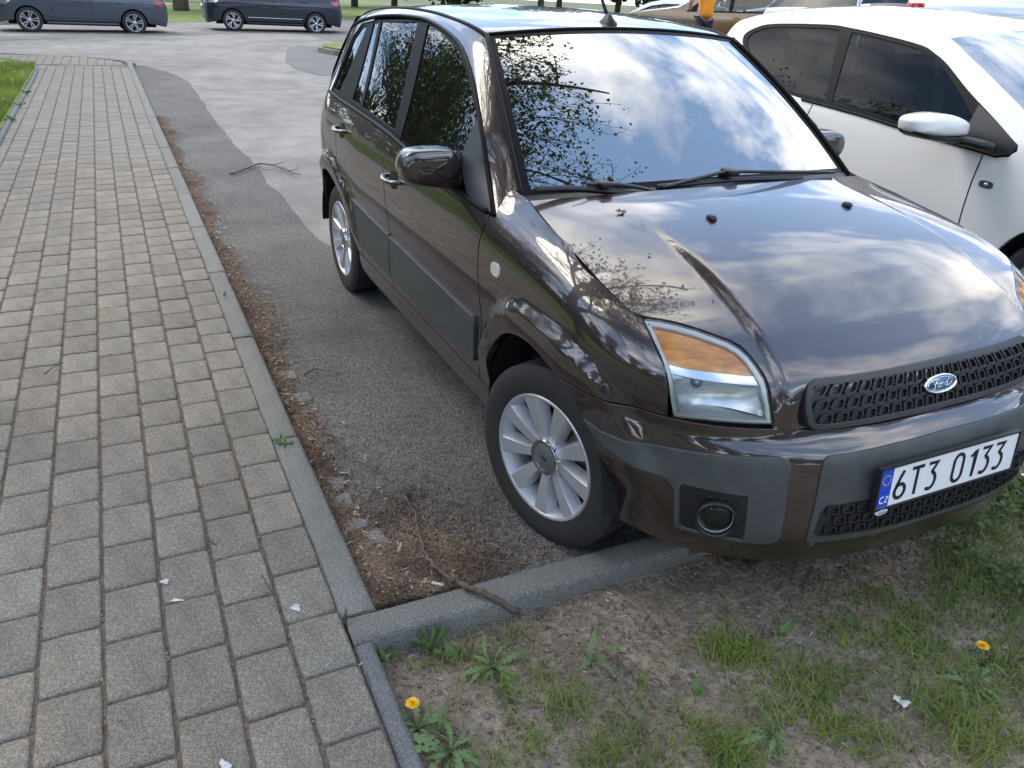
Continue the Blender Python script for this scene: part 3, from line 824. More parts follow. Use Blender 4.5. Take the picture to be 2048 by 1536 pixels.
# mouldings on the doors
def off_s(d): return lambda s, z: B0(s, z)
ml_f = xz((-.490, .572), (-.498, .405), (-1.468, .405), (-1.464, .596), (-1.0, .583))
for d in panel('door_moulding', ml_f, B0, M_GREY, fdoor[0], res=.03, off=.012, depth=.016, edge=.004): pass
for d in panel('door_moulding', ml_f, B0, M_GREY, fdoor[1], res=.03, off=.012, depth=.016, edge=.004):
    me = d.data; me.transform(Matrix.Scale(-1, 4, (0, 1, 0))); me.flip_normals()
ml_r = xz((-1.478, .597), (-1.482, .405), (-1.985, .405)) + arch(-WB, 14, 38, 6, .515) + xz((-2.08, .624), (-1.8, .610))
for i, dd in enumerate(rdoor):
    d = panel('door_moulding', ml_r, B0, M_GREY, dd, res=.03, off=.012, depth=.016, edge=.004)[0]
    if i: d.data.transform(Matrix.Scale(-1, 4, (0, 1, 0))); d.data.flip_normals()

# --- bumper trim ---------------------------------------------------
cm = sz((1186, 831), (1220, 857), (1276, 880), (1352, 897), (1465, 911), (1560, 914))
cm = [(s, z) for s, z in cm]+[(.462, .592), (.456, .580), (.459, .55), (.466, .38), (.474, .365), (.49, .357), (.56, .352), (.70, .352), (.712, .36), (.718, .47), (.735, .492), (.775, .502), (.83, .512), (.88, .524), (.93, .545)]
fogh = [(.548, .492), (.548, .362), (.69, .362), (.70, .372), (.704, .478), (.695, .492)]
def mirror_child(o, parent):
    c = o.copy(); c.data = o.data.copy(); COL.objects.link(c); c.parent = parent
    c.data.transform(Matrix.Scale(-1, 4, (0, 1, 0))); c.data.flip_normals(); return c
for p in panel('bumper_corner_trim', cm, B, M_GREY, bumper, res=.02, off=.007, depth=.014, holes=[fogh], edge=.004):
    mirror_child(p, bumper)
for p in panel('fog_lamp_housing', fogh, B, M_BLACK, bumper, res=.02, off=-.004+.006, depth=0, gap=0): mirror_child(p, bumper)
def fog():
    c = Bf(np.array([.617]), np.array([.420]))[0]
    n = np.cross(Bf(np.array([.617]), np.array([.43]))[0]-c, Bf(np.array([.627]), np.array([.42]))[0]-c); n /= np.linalg.norm(n)
    n = n*.75+np.array((.97, -.1, 0))*.25; n /= np.linalg.norm(n)
    c = c+n*.006; q = Vector(n).to_track_quat('X', 'Z').to_matrix()
    def place(mb):
        mb.v = [tuple(q @ Vector(v) + Vector(c)) for v in mb.v]; return mb
    r = place(MB().lathe([(.052, .000), (.053, .016), (.049, .020), (.045, .014), (.043, -.005)], 36, 'x')).build('fog_lamp_ring', M_BLACK, bumper, fixn=True)
    lamp = place(MB().lathe([(.0001, .010), (.02, .009), (.036, .006), (.044, .0)], 36, 'x')).build('fog_lamp', M_LENS, bumper)
    bowl = place(MB().lathe([(.044, .004), (.036, -.012), (.02, -.022), (.0001, -.026)], 36, 'x')).build('reflector', M_REFL, lamp)
    dk = place(MB().lathe([(.0462, .003), (.0462, -.02)], 24, 'x')).build('fog_lamp_well', M_BLACK, lamp)
    for o in (r, lamp):
        c2 = mirror_child(o, bumper)
        for ch in o.children: mirror_child(ch, c2)
    slots = MB()
    for k in range(4):
        for (s, z) in [(.575+.028*k, .476)]:
            p = Bf(np.array([s]), np.array([z]))[0]
            slots.box((p[0]+.002, p[1]-.002, p[2]), (.012, .018, .009), bev=.003)
    sl = slots.build('vent_slots', M_DARKGAP, bumper); mirror_child(sl, bumper)
fog()
cl = [(0, .607), (.2, .604), (.365, .598), (.377, .588), (.384, .56), (.402, .372), (.398, .362), (.24, .366), (0, .372)]
cl = cl+[(-s, z) for s, z in cl[-2:0:-1]]
trim = panel('bumper_centre_trim', cl, Bf, M_GREY, bumper, res=.022, off=.006, depth=.012, edge=.004)[0]
lg = [(0, .480), (.3, .476), (.365, .470), (.378, .455), (.388, .395), (.375, .385), (.2, .386), (0, .390)]
lg = lg+[(-s, z) for s, z in lg[-2:0:-1]]
panel('lower_grille', lg, Bf, M_BLACK, bumper, res=.03, off=.0075, depth=0, gap=0)
def rings(name, cells, mat_, parent, off, wall=.0035, hh=.006, fn=Bf):
    mb = MB()
    for (s, z, a, h) in cells:
        K = 12; lp = []
        for k in range(K):
            t = 2*math.pi*k/K+math.pi/12
            cx, cz = math.cos(t), math.sin(t)
            rr = 1/(abs(cx)**5+abs(cz)**5)**.2
            lp.append((cx*rr, cz*rr))
        def ring(f, o):
            S = np.array([s+p[0]*a*f for p in lp]); Z = np.array([z+p[1]*h*f for p in lp])
            P = fn(S, Z); e = 1e-3
            Nn = np.cross(fn(S, Z+e)-P, fn(S+e, Z)-P); Nn /= np.linalg.norm(Nn, axis=1)[:, None]
            return (P+Nn*o).tolist()
        f1 = 1-wall/min(a, h)
        R = [ring(1.0, off), ring(1.0, off+hh), ring(f1, off+hh), ring(f1, off-.004)]
        b = len(mb.v); V = [p for r in R for p in r]; F = []
        for i in range(3):
            for k in range(K):
                k2 = (k+1) % K; F.append((i*K+k, i*K+k2, (i+1)*K+k2, (i+1)*K+k))
        mb.add(V, F, True)
    return mb.build(name, mat_, parent, fixn=True, sharp=40)
cells = []
for r in range(3):
    z = .462-.0295*r
    for k in range(-9, 10):
        s = k*.039+(.0195 if r % 2 else 0)
        if abs(s) < .362: cells.append((s, z, .0165, .0125))
rings('lower_grille_mesh', cells, M_BLACK, bumper, .008)

# --- grille and badge -----------------------------------------------
gz0, gz1 = .658, .766
go = [(-.425, gz1), (.425, gz1), (.436, .757), (.434, .745), (.405, .676), (.392, .662), (.372, gz0), (-.372, gz0), (-.392, .662), (-.405, .676), (-.434, .745), (-.436, .757)]
def gz_mid(s, z): return Bf(s, z+.0)   
gi = shrink(go, .010)
grille = panel('grille_frame', go, Bf, M_DGREY, car, res=.02, off=.018, depth=.03, gap=0, holes=[gi], edge=.004)[0]
panel('grille_backing', gi, Bf, M_BLACK, grille, res=.02, off=.009, depth=0, gap=0)
cells = []
for r in range(3):
    z = .744-.0315*r; lim = .418-(r*.0315)*.55
    for k in range(-11, 12):
        s = k*.0405+(.02 if r == 1 else 0)
        if abs(s) < lim-.012: cells.append((s, z, .0165, .0125))
rings('grille_mesh', cells, M_BLACK, grille, .0105)
links = MB()
for (s, z, a, h) in cells:
    for ds in (.0202,):
        p = Bf(np.array([s+ds]), np.array([z]))[0]; links.box((p[0]+.014, p[1], p[2]), (.004, .010, .003))
tag(links.build('grille_links', M_BLACK, grille), kind='stuff')
def badge_frame(z=.716, off=.022):
    c = Bf(np.array([0.0]), np.array([z]))[0]; up = Bf(np.array([0.0]), np.array([z+.02]))[0]-Bf(np.array([0.0]), np.array([z-.02]))[0]
    up /= np.linalg.norm(up); rt = np.array((0, 1.0, 0)); n = np.cross(rt, up)
    return c+n*off, rt, up, n
def oval(mb, fr, prof, K=40):
    c, rt, up, n = fr; P = []
    for k in range(K):
        t = 2*math.pi*k/K
        P.append([tuple(c+rt*math.cos(t)*a+up*math.sin(t)*b+n*h) for a, b, h in prof])
    mb.grid(P, closed_u=True); return mb
fr = badge_frame()
badge = oval(MB(), fr, [(.061, .0255, -.010), (.061, .0255, .000), (.058, .0225, .004), (.0545, .0195, .0015)]).build('badge', M_CHROME, car, fixn=True)
oval(MB(), fr, [(.055, .0198, .0012), (.03, .011, .003), (.0001, .0001, .0034)]).build('badge_field', M_BADGE, badge, fixn=True)
def strokes(mb, fr, paths, w, h=.0012, off=.004, n=5):
    c, rt, up, nn = fr
    for pth in paths:
        q = smooth_poly(pth, k=n) if len(pth) > 2 else pth
        mb.tube([c+rt*x+up*y+nn*off for x, y in q], w, 5, upv=nn, flat=.5)
    return mb
sc = .001
fpaths = [[(-30, 6), (-33, 10), (-27, 12.5), (-15, 12), (-7, 13)], [(-18, 11.5), (-22, 2), (-26, -8), (-31, -9), (-33, -5)], [(-27, 2), (-20, 3), (-14, 3.5)],
          [(-10, 3), (-14, 0), (-14.5, -5), (-11, -6), (-7.5, -2), (-8, 2), (-10.5, 3), (-6, 1.5), (-2, 3)], [(-2, 3), (-4, -5.5)], [(-3, 0), (0, 3), (3, 2.5)],
          [(13, 2), (9, 3), (5.5, 0), (5.5, -5), (9, -6), (13, 1)], [(20, 13), (17, 10), (13, 0), (12.5, -5.5), (16, -5), (22, -1), (28, 2)]]
strokes(MB(), fr, [[(x*1.25*sc+.003, y*1.05*sc-.001) for x, y in p] for p in fpaths], .0011).build('badge_lettering', M_CHROME, badge)
oval(MB(), fr, [(.0520, .0176, .0022), (.0510, .0168, .0036), (.0500, .0160, .0024)]).build('badge_line', M_CHROME, badge)

# --- number plate ------------------------------------------------------
def plate():
    # resting on the centre trim; its corners follow the photograph
    x0, z0, tilt = .797, .5168, .0822
    c = np.array((.7765+.012, 0, .5168)); up = np.array((-math.sin(tilt), 0, math.cos(tilt))); rt = np.array((0, 1.0, 0)); n = np.cross(rt, up)
    def F(off): return (c+n*off, rt, up, n)
    def slab(mb, x0, x1, y0, y1, o0, o1):
        V = [tuple(c+rt*x+up*y+n*o) for o in (o0, o1) for x, y in ((x0, y0), (x1, y0), (x1, y1), (x0, y1))]
        mb.add(V, [(0, 3, 2, 1), (4, 5, 6, 7), (0, 1, 5, 4), (1, 2, 6, 5), (2, 3, 7, 6), (3, 0, 4, 7)]); return mb
    P = slab(MB(), -.26, .26, -.055, .055, -.002, 0).build('number_plate', M_WHITE, car, smooth=False)
    h = MB()
    slab(h, -.266, .266, -.062, .060, -.012, -.003)
    for (a, b, d, e) in ((-.266, .266, .0555, .0605), (-.266, .266, -.0615, -.0555), (-.266, -.2605, -.0555, .0555), (.2605, .266, -.0555, .0555)): slab(h, a, b, d, e, -.003, .003)
    h.build('plate_holder', M_BLACK, P, smooth=False)
    slab(MB(), -.2585, -.218, -.0535, .0535, 0, .0008).build('euro_band', M_BLUE, P, smooth=False)
    st = MB()
    for k in range(12):
        a = 2*math.pi*k/12; st.lathe([(.0001, .0014), (.0019, .0014), (.0019, .0004)], 6, 'x')
        m = 6*3; st.v[-m:] = [tuple(c+n*v[0]+rt*(v[1]-.238+.0135*math.cos(a))+up*(v[2]+.024+.0135*math.sin(a))) for v in st.v[-m:]]
    st.build('euro_stars', M_YELLOW, P)
    def ribbons(mb, paths, w, o0=.0003, o1=.0011):
        for pth in paths:
            q = [np.array(p) for p in pth]; L = []; R_ = []
            for i in range(len(q)):
                a = q[max(i-1, 0)]; b = q[min(i+1, len(q)-1)]; t = (b-a)/(np.linalg.norm(b-a)+1e-9); nn = np.array((-t[1], t[0]))
                k = 1.0
                if 0 < i < len(q)-1:
                    t1 = (q[i]-q[i-1]); t1 /= np.linalg.norm(t1); k = 1/max(.6, abs(np.array((-t1[1], t1[0]))@nn))
                L.append(q[i]+nn*w/2*k); R_.append(q[i]-nn*w/2*k)
            mk = lambda A, o: [tuple(c+rt*p[0]+up*p[1]+n*o) for p in A]
            mb.grid([mk(L, o0), mk(L, o1), mk(R_, o1), mk(R_, o0)])
        return mb
    def arcp(cx, cy, rx, ry, a0, a1, k=12): return [(cx+rx*math.cos(math.radians(a0+(a1-a0)*i/k)), cy+ry*math.sin(math.radians(a0+(a1-a0)*i/k))) for i in range(k+1)]
    Wg, Hg = .036, .078     # glyph box (between stroke centres)
    def g6(): return [arcp(.018, .020, .018, .020, 150, -210, 24), [(.0025, .027), (.006, .042), (.014, .060), (.023, .078)]]
    def gT(): return [[(-.003, .0755), (.041, .0755)], [(.019, .0755), (.019, -.003)]]
    def g3(): return [[(.0015, .0755), (.0345, .0755), (.0165, .0475)] , arcp(.0165, .0235, .0185, .0240, 90, -130, 18)]
    def g0(): return [arcp(.018, .057, .018, .0205, 0, 180, 14)+arcp(.018, .018, .018, .0205, 180, 360, 14)+[(.036, .057)]]
    def g1(): return [[(.006, .060), (.024, .077), (.024, -.003)]]
    G = {'6': g6, 'T': gT, '3': g3, '0': g0, '1': g1}
    xs = -.202
    step = {'6': .0555, 'T': .0565, '3': .0555, '0': .0575, '1': .048}
    txt = '6T3 0133'
    for ch in txt:
        if ch == ' ': xs += .046; continue
        ribbons(MB(), [[(p[0]+xs, p[1]-.0385) for p in pth] for pth in G[ch]()], .0098).build('plate_character', M_INK, P, smooth=False, fixn=True); xs += step[ch]
    cz = MB(); s2 = .013
    ribbons(cz, [[(p[0]*.5-.252, p[1]*.24-.041) for p in arcp(.018, .039, .016, .038, 50, 310, 14)], [(-.2315, -.0235), (-.2235, -.0235), (-.2325, -.0405), (-.2235, -.0405)]], .0030, .0009, .0014)
    cz.build('country_code', M_WHITE, P, smooth=False, fixn=True)
    hc = (c-rt*.236-up*.066-n*.002, rt, up, n)
    b = oval(MB(), hc, [(.021, .0105, -.002), (.021, .0105, .004), (.018, .008, .005), (.0001, .0001, .005)]).build('holder_emblem', M_WHITE, P, fixn=True)
    oval(MB(), hc, [(.0165, .0072, .0048), (.016, .0068, .0056), (.0001, .0001, .0058)]).build('emblem_field', mat('emblem_pale_blue', (.30, .42, .55), .3), b, fixn=True)
plate()
# --- headlights ----------------------------------------------------------
hl_px = [(1284, 634), (1318, 638), (1352, 645), (1392, 656), (1427, 669), (1456, 680), (1480, 694), (1500, 712), (1517, 735), (1529, 755), (1537, 776), (1543, 812), (1547, 850), (1480, 848), (1410, 842), (1346, 835), (1337, 785), (1327, 729), (1314, 697), (1299, 665)]
hl = sz(*hl_px)
def headlight():
    lens = panel('headlight', hl, B0, M_LENS, car, res=.02, gap=.003, depth=.006, off=.001)[0]
    ins = shrink(dens(hl, .02), .012)
    dv = sz((1326, 727), (1535, 754))
    # bowl behind the lens
    panel('lamp_bowl', hl, B0, M_DARKGAP, lens, res=.03, gap=.004, off=-.075, depth=0)
    rim_o = shrink(dens(hl, .012), .0035); rim_i = shrink(dens(hl, .012), .0100)
    panel('lamp_bezel', rim_o, B0, mat('pale_lamp_bezel', (.66, .68, .66), .25), lens, res=.012, gap=0, off=-.004, depth=.07, holes=[rim_i], edge=.002)
    def split(poly, upper):
        out = []
        a, b = np.array(dv[0]), np.array(dv[1]); n = np.array((-(b-a)[1], (b-a)[0])); n = n if n[1] > 0 else -n
        P = dens(poly, .01); sd = [(p-a)@n for p in P]; N_ = len(P)
        for i in range(N_):
            j = (i+1) % N_; si, sj = sd[i], sd[j]
            if (si >= 0) == upper: out.append(P[i])
            if (si >= 0) != (sj >= 0):
                t = si/(si-sj); out.append(P[i]+(P[j]-P[i])*t)
        return out
    up = split(ins, True)
    panel('indicator_lens', up, B0, M_AMBER, lens, res=.02, gap=.001, off=-.012, depth=.02)
    lo = split(ins, False)
    def dish(s, z):
        c = np.array(np.mean(np.array(lo), 0)); P = B0(s, z)
        r2 = ((s-c[0])/.10)**2+((z-c[1])/.075)**2
        P = np.array(P); k = .018+.050*np.clip(1-r2, 0, 1)
        P[..., 0] -= k; P[..., 1] += k*.35; return P
    panel('reflector', lo, dish, M_REFL, lens, res=.012, gap=.001, depth=0)
    # strip of small prisms between the two halves
    a, b = np.array(dv[0]), np.array(dv[1])
    band = [a+(0, .004), b+(0, .004), b-(0, .017), a-(0, .017)]
    panel('lamp_divider', band, B0, mat('divider_silver', (.68, .70, .72), .18, .7), lens, res=.02, gap=.002, off=-.010, depth=.03)
    c = np.mean(np.array(lo), 0); p = B0(np.array([c[0]+.045]), np.array([c[1]+.035]))[0]; d = Vector((-.85, .5, .1)).normalized()
    q = Vector((.8, -.6, 0)).to_track_quat('X', 'Z').to_matrix(); bl = MB().lathe([(.0001, .022), (.012, .018), (.016, .004), (.016, -.02)], 16, 'x')
    bl.v = [tuple(q @ Vector(v) + Vector(p)+d*.045) for v in bl.v]; bl.build('bulb_shield', mat('bulb_shield_grey', (.25, .26, .27), .3, .8), lens, fixn=True)
    c2 = mirror_child(lens, car)
    for ch in list(lens.children): mirror_child(ch, c2)
headlight()

# --- windscreen, cowl, roof -----------------------------------------------
wb_c, wb_e = np.array((-.300, 0, 1.028)), np.array((-.388, -.700, 1.008))
wt_c, wt_e = np.array((-.955, 0, 1.474)), np.array((-1.009, -.5586, 1.443))
def ws(u, v):                    # u 0 base .. 1 top, v -1 (right) .. 1
    av = abs(v); b = wb_c+(wb_e-wb_c)*np.array((av**2.2, av, av**2.0)); t = wt_c+(wt_e-wt_c)*np.array((av**2.2, av, av**2.0))
    p = b+(t-b)*u+np.array((.45, 0, .62))*.030*4*u*(1-u)*(1-.25*av**4)
    p = p+np.array((0, -1.0, 0))*.010*4*u*(1-u)*av**3
    if v > 0: p = p*np.array((1, -1, 1))
    return p
MB().grid([[ws(i/24, -1+2*j/40) for j in range(41)] for i in range(25)]).build('windscreen', M_WSHIELD, car, fixn=False)
def band(name, m, u0, u1, v0, v1, off, parent, nu=20, nv=20):
    P = []
    for i in range(nu+1):
        row = []
        for j in range(nv+1):
            u = u0+(u1-u0)*i/nu; v = v0+(v1-v0)*j/nv
            p = ws(u, v); n = np.cross(ws(u+.01, v)-ws(u-.01, v), ws(u, v+.01)-ws(u, v-.01)); n /= np.linalg.norm(n); n = n if n[2] > 0 else -n
            row.append(tuple(p+n*off))
        P.append(row)
    return MB().grid(P).build(name, m, parent)
wsc = [o for o in car.children if o.name.startswith('windscreen')][0]
band('frit_band', M_SEAL, -.02, 1.0, -1.0, -.955, .0015, wsc, 20, 2); band('frit_band', M_SEAL, -.02, 1.0, .955, 1.0, .0015, wsc, 20, 2)
band('frit_band', M_SEAL, .975, 1.0, -.955, .955, .0015, wsc, 2, 20); band('frit_band', M_SEAL, -.03, .035, -.955, .955, .0015, wsc, 2, 20)
for sgn in (-1, 1):
    MB().tube([ws(u, sgn*1.0)+np.array((.003, sgn*.004, .005)) for u in np.linspace(-.02, 1.0, 20)], .009, 8).build('windscreen_seal', M_SEAL, wsc)
MB().tube([ws(1.0, v)+np.array((-.006, 0, .006)) for v in np.linspace(-1, 1, 24)], .006, 8).build('windscreen_seal', M_SEAL, wsc)
cw = []
for v in np.linspace(-1, 1, 31):
    g = ws(0.0, v); h = HP[0, int(round((v+1)/2*120))]
    if abs(h[1]-g[1]) > .3: h = HP[0, int(round((1-v)/2*120))]
    cw.append([tuple(g+np.array((.0, 0, .004))), tuple(g*.6+np.array(h)*.4-np.array((0, 0, .012))), tuple(np.array(h)-np.array((.005, 0, .022)))])
MB().grid(cw).build('cowl', M_BLACK, car)

ditch = [(-1.012, -.5600, 1.446), (-1.10, -.563, 1.463), (-1.25, -.563, 1.480), (-1.55, -.560, 1.500), (-1.9, -.556, 1.505), (-2.3, -.550, 1.492), (-2.62, -.540, 1.462), (-2.86, -.525, 1.415)]
roofc = [(-.958, 1.478), (-1.06, 1.492), (-1.22, 1.508), (-1.55, 1.527), (-1.9, 1.532), (-2.3, 1.520), (-2.65, 1.488), (-2.93, 1.435)]
DT = smooth_poly(ditch, k=5); RC = smooth_poly([(x, 0, z) for x, z in roofc], k=5)
rows = []
for e, c in zip(DT, RC):
    rows.append([(c[0]+(e[0]-c[0])*abs(v)**2.2, -e[1]*v, c[2]+(e[2]-c[2])*abs(v)**2.6) for v in np.linspace(-1, 1, 41)])
roof = MB().grid(rows).build('roof', M_PAINT, car)
for sgn in (1, -1):
    MB().tube([(p[0], p[1]*sgn, p[2]-.001) for p in DT], .008, 6).build('roof_ditch_strip', M_SEAL, roof)
# pillars and cant rail: from the windscreen edge / roof ditch to the door frame
fr_px = [(989, 431), (982, 378), (974, 324), (967, 275), (959, 226), (952, 188), (944, 150), (934, 119), (921, 90), (903, 70), (880, 53), (862, 43), (842, 36), (800, 31), (770, 31), (744, 33), (730, 36)]
FRM = [hit(*p) for p in fr_px]
FRM = FRM[:-2]+[B0(np.array([s_at(x, z)]), np.array([z]))[0] for x, z in ((-2.30, 1.452), (-2.50, 1.428), (-2.66, 1.395), (-2.80, 1.35), (-2.88, 1.31))]
inner = [ws(u, -1.0) for u in np.linspace(0, 1, 10)]+[np.array(p) for p in DT[1:]]
def resample(P, n):
    P = np.array(P, float); d = np.concatenate([[0], np.cumsum(np.linalg.norm(np.diff(P, axis=0), axis=1))]); q = np.linspace(0, d[-1], n)
    return np.stack([np.interp(q, d, P[:, k]) for k in range(3)], 1)
A1 = resample(smooth_poly(FRM, k=5), 70)
IN = smooth_poly(inner, k=4)
# match by x so that the strip stays square to its run
A2 = []
INa = np.array(IN)
for i, p in enumerate(A1):
    t = i/69
    A2.append(p)
A2 = resample(IN, 400)
pair = []; k0 = 0
for i, p in enumerate(A1):
    tg = p+np.array((.035*(1-min(1, i/45)), .05, .03))
    d = np.linalg.norm((A2-tg)*np.array((1, .6, 1)), axis=1); d[:k0] = 9
    k = int(np.argmin(d)); k0 = k; pair.append(A2[k])
pair[0] = A2[0]
pair = np.array(pair)
for _ in range(6): pair[1:-1] = pair[1:-1]*.5+(pair[:-2]+pair[2:])*.25
strip = []
for p, q in zip(A1, pair):
    row = []
    m = np.array((0, -.55, .5)); ln = np.linalg.norm(p-q)
    for t in np.linspace(0, 1, 9):
        row.append(tuple(p+(q-p)*t+m*ln*.22*4*t*(1-t)*.5))
    strip.append(row)
for sgn in (1, -1):
    S = [[(x, y*sgn, z) for x, y, z in r] for r in strip]
    MB().grid(S, flip=(sgn < 0)).build('side_frame', M_PAINT, car)
    MB().tube([(p[0], (p[1]-.003)*sgn, p[2]) for p in A1[::2]], .0075, 6).build('door_seal', M_SEAL, car)
dp = xz((-2.30, 1.452), (-2.50, 1.428), (-2.66, 1.395), (-2.80, 1.35), (-2.88, 1.31), (-2.96, 1.20), (-3.06, 1.055), (-2.66, 1.066), (-2.645, 1.20), (-2.59, 1.35), (-2.50, 1.412), (-2.30, 1.437))
panel('rear_pillar', dp, B0, M_PAINT, car, res=.03, gap=0, depth=.01, mirror=True)
# --- side windows -----------------------------------------------------------
def wpoly(*px): return sz(*px)
frameblack = sz((989, 431), (982, 378), (974, 324), (959, 226), (944, 150), (921, 90), (880, 53), (842, 36))+[(s_at(-2.30, 1.44), 1.44), (s_at(-2.49, 1.416), 1.416), (s_at(-2.595, 1.352), 1.352), (s_at(-2.65, 1.21), 1.21), (s_at(-2.665, 1.06), 1.06)]+xz((-2.38, 1.055), (-1.95, 1.048), (-1.515, 1.031), (-1.24, 1.011), (-.85, .985), (-.5, .965))
g_front = sz((853, 47), (880, 63), (913, 99), (935, 155), (950, 228), (963, 318), (966, 350), (930, 386), (816, 300), (797, 280))
g_rear = sz((760, 42), (833, 42), (786, 258), (722, 213))
g_fix = sz((745, 44), (755, 43), (718, 209), (702, 198))
g_qtr = [(s_at(-2.40, 1.41), 1.41), (s_at(-2.50, 1.395), 1.395), (s_at(-2.57, 1.34), 1.34), (s_at(-2.63, 1.2), 1.2), (s_at(-2.65, 1.09), 1.09), (s_at(-2.50, 1.085), 1.085)]
for sgn in (1, -1):
    fo = panel('window_frame', frameblack, B0, M_SEAL, car, res=.03, off=-.006, gap=0, depth=.012, holes=[g_front, g_rear, g_fix, g_qtr])[0]
    kids = [panel(nm, g, B0, M_GLASS, fo, res=.05, off=-.011, gap=-.003, depth=0)[0] for nm, g in (('front_window', g_front), ('rear_window', g_rear), ('rear_window', g_fix), ('quarter_window', g_qtr))]
    if sgn < 0:
        for o in [fo]+kids: o.data.transform(Matrix.Scale(-1, 4, (0, 1, 0))); o.data.flip_normals()
    bl = [B0(np.array([s_at(x, z)]), np.array([z]))[0] for x, z in ((-.43, .958), (-.6, .970), (-.85, .984), (-1.24, 1.011), (-1.515, 1.031), (-1.95, 1.048), (-2.38, 1.056), (-2.66, 1.066))]
    MB().tube([(p[0], (p[1]-.004)*sgn, p[2]) for p in smooth_poly(bl, k=4)], .010, 8).build('belt_moulding', M_SEAL, car)
sail = sz((957, 232), (966, 276), (974, 324), (982, 378), (989, 430), (953, 408), (936, 388), (922, 315))
s1 = panel('mirror_sail', sail, B0, plastic('dark_grey_plastic', (.032, .034, .036), .45), car, res=.02, off=.004, gap=.001, depth=.012)[0]; mirror_child(s1, car)
# --- mirrors, handles, lamps --------------------------------------------------
def door_mirror():
    # front face seen in the photo, at x = -.60
    q = lambda u, v, x=-.69: cpl(u, v, 0, x)
    out = [q(806, 350), q(806, 330), q(815, 310), q(832, 302), q(870, 299), q(905, 300), q(918, 312), q(925, 335), q(928, 365), q(922, 378), q(890, 378), q(850, 374), q(818, 366)]
    out = smooth_poly(out, closed=True, k=3)
    c = np.mean(out, 0); rows = []
    for sc_, dx in ((.02, .016), (.5, .015), (.80, .012), (.92, .007), (.985, -.003), (1.0, -.018), (1.0, -.06), (.98, -.085), (.90, -.095)):
        rows.append([tuple(c+(p-c)*sc_+np.array((dx, 0, 0))) for p in out])
    rows2 = list(map(list, zip(*rows)))
    m = MB().grid(rows2, closed_u=True).build('door_mirror', M_PAINT, car, fixn=True)
    gl = [[tuple(c+(p-c)*s_+np.array((-.088-.004*(s_ < .5), 0, 0))) for p in out] for s_ in (.02, .92)]
    MB().grid(list(map(list, zip(*gl))), closed_u=True).build('mirror_glass', M_CHROME, m, fixn=True)
    lw = smooth_poly([q(925, 335), q(940, 325), q(952, 345), q(950, 372), q(935, 385), q(912, 376)], k=4)
    a = q(915, 372, -.63); b = q(948, 385, -.60); 
    base = MB()
    base.tube([q(906, 352, -.725), q(926, 356, -.715), q(942, 360, -.69), q(958, 372, -.62)], [.028, .032, .03, .022], 10, flat=1.2)
    base.build('mirror_arm', M_BLACK, m, fixn=True)
    MB().tube([q(908, 305, -.735), q(920, 318, -.73), q(927, 340, -.725), q(928, 370, -.725)], [.012, .016, .016, .012], 8).build('mirror_edge', M_BLACK, m)
    MB().tube([q(936, 352, -.68), q(945, 344, -.675), q(948, 338, -.67)], [.010, .013, .006], 10).build('mirror_pivot', M_GREY, m)
    c2 = mirror_child(m, car)
    for ch in list(m.children): mirror_child(ch, c2)
door_mirror()
def handle(x, z, parent):
    P = B0(np.array([s_at(x, z)]), np.array([z]))[0]
    cup = MB(); prof = []
    for r, h in ((1.0, .001), (.8, -.006), (.5, -.016), (.02, -.020)):
        prof.append([(x+.052*r*math.cos(t), P[1]-h*1.0-.001, z-.002+.036*r*math.sin(t)) for t in np.linspace(0, 2*math.pi, 21)[:-1]])
    prof = [[(p[0], B0(np.array([s_at(p[0], p[2])]), np.array([p[2]]))[0][1]-.0025+(1-r)*.0, p[2]) for p in row] for row, r in zip(prof, (1, .8, .5, .02))]
    c = MB().grid(list(map(list, zip(*prof))), closed_u=True).build('handle_recess', M_DARKGAP, parent, fixn=True)
    pts = [(x+.085, P[1]+.004, z+.006), (x+.075, P[1]-.020, z+.005), (x+.04, P[1]-.034, z+.001), (x, P[1]-.037, z-.001), (x-.04, P[1]-.034, z-.001), (x-.08, P[1]-.020, z+.002), (x-.09, P[1]+.004, z+.002)]
    h = MB().tube(smooth_poly(pts, k=4), .0125, 10, flat=.75).build('door_handle', M_PAINT, parent, fixn=True)
    return c, h
for (x, z, dd) in ((-1.335, .872, fdoor), (-2.215, .935, rdoor)):
    for o in handle(x, z, dd[0]): mirror_child(o, dd[1])
def side_indicator():
    s0, z0 = s_at(-.291, .81), .812
    ol = [(s0+.030*math.copysign(abs(math.cos(t))**.7, math.cos(t)), z0+.020*math.copysign(abs(math.sin(t))**.7, math.sin(t))) for t in np.linspace(0, 2*math.pi, 24)[:-1]]
    p = panel('side_indicator', ol, B, mat('indicator_clear', (.62, .60, .55), .18, 0, .8), car, res=.012, gap=0, off=.005, depth=.006)[0]; mirror_child(p, car)
side_indicator()
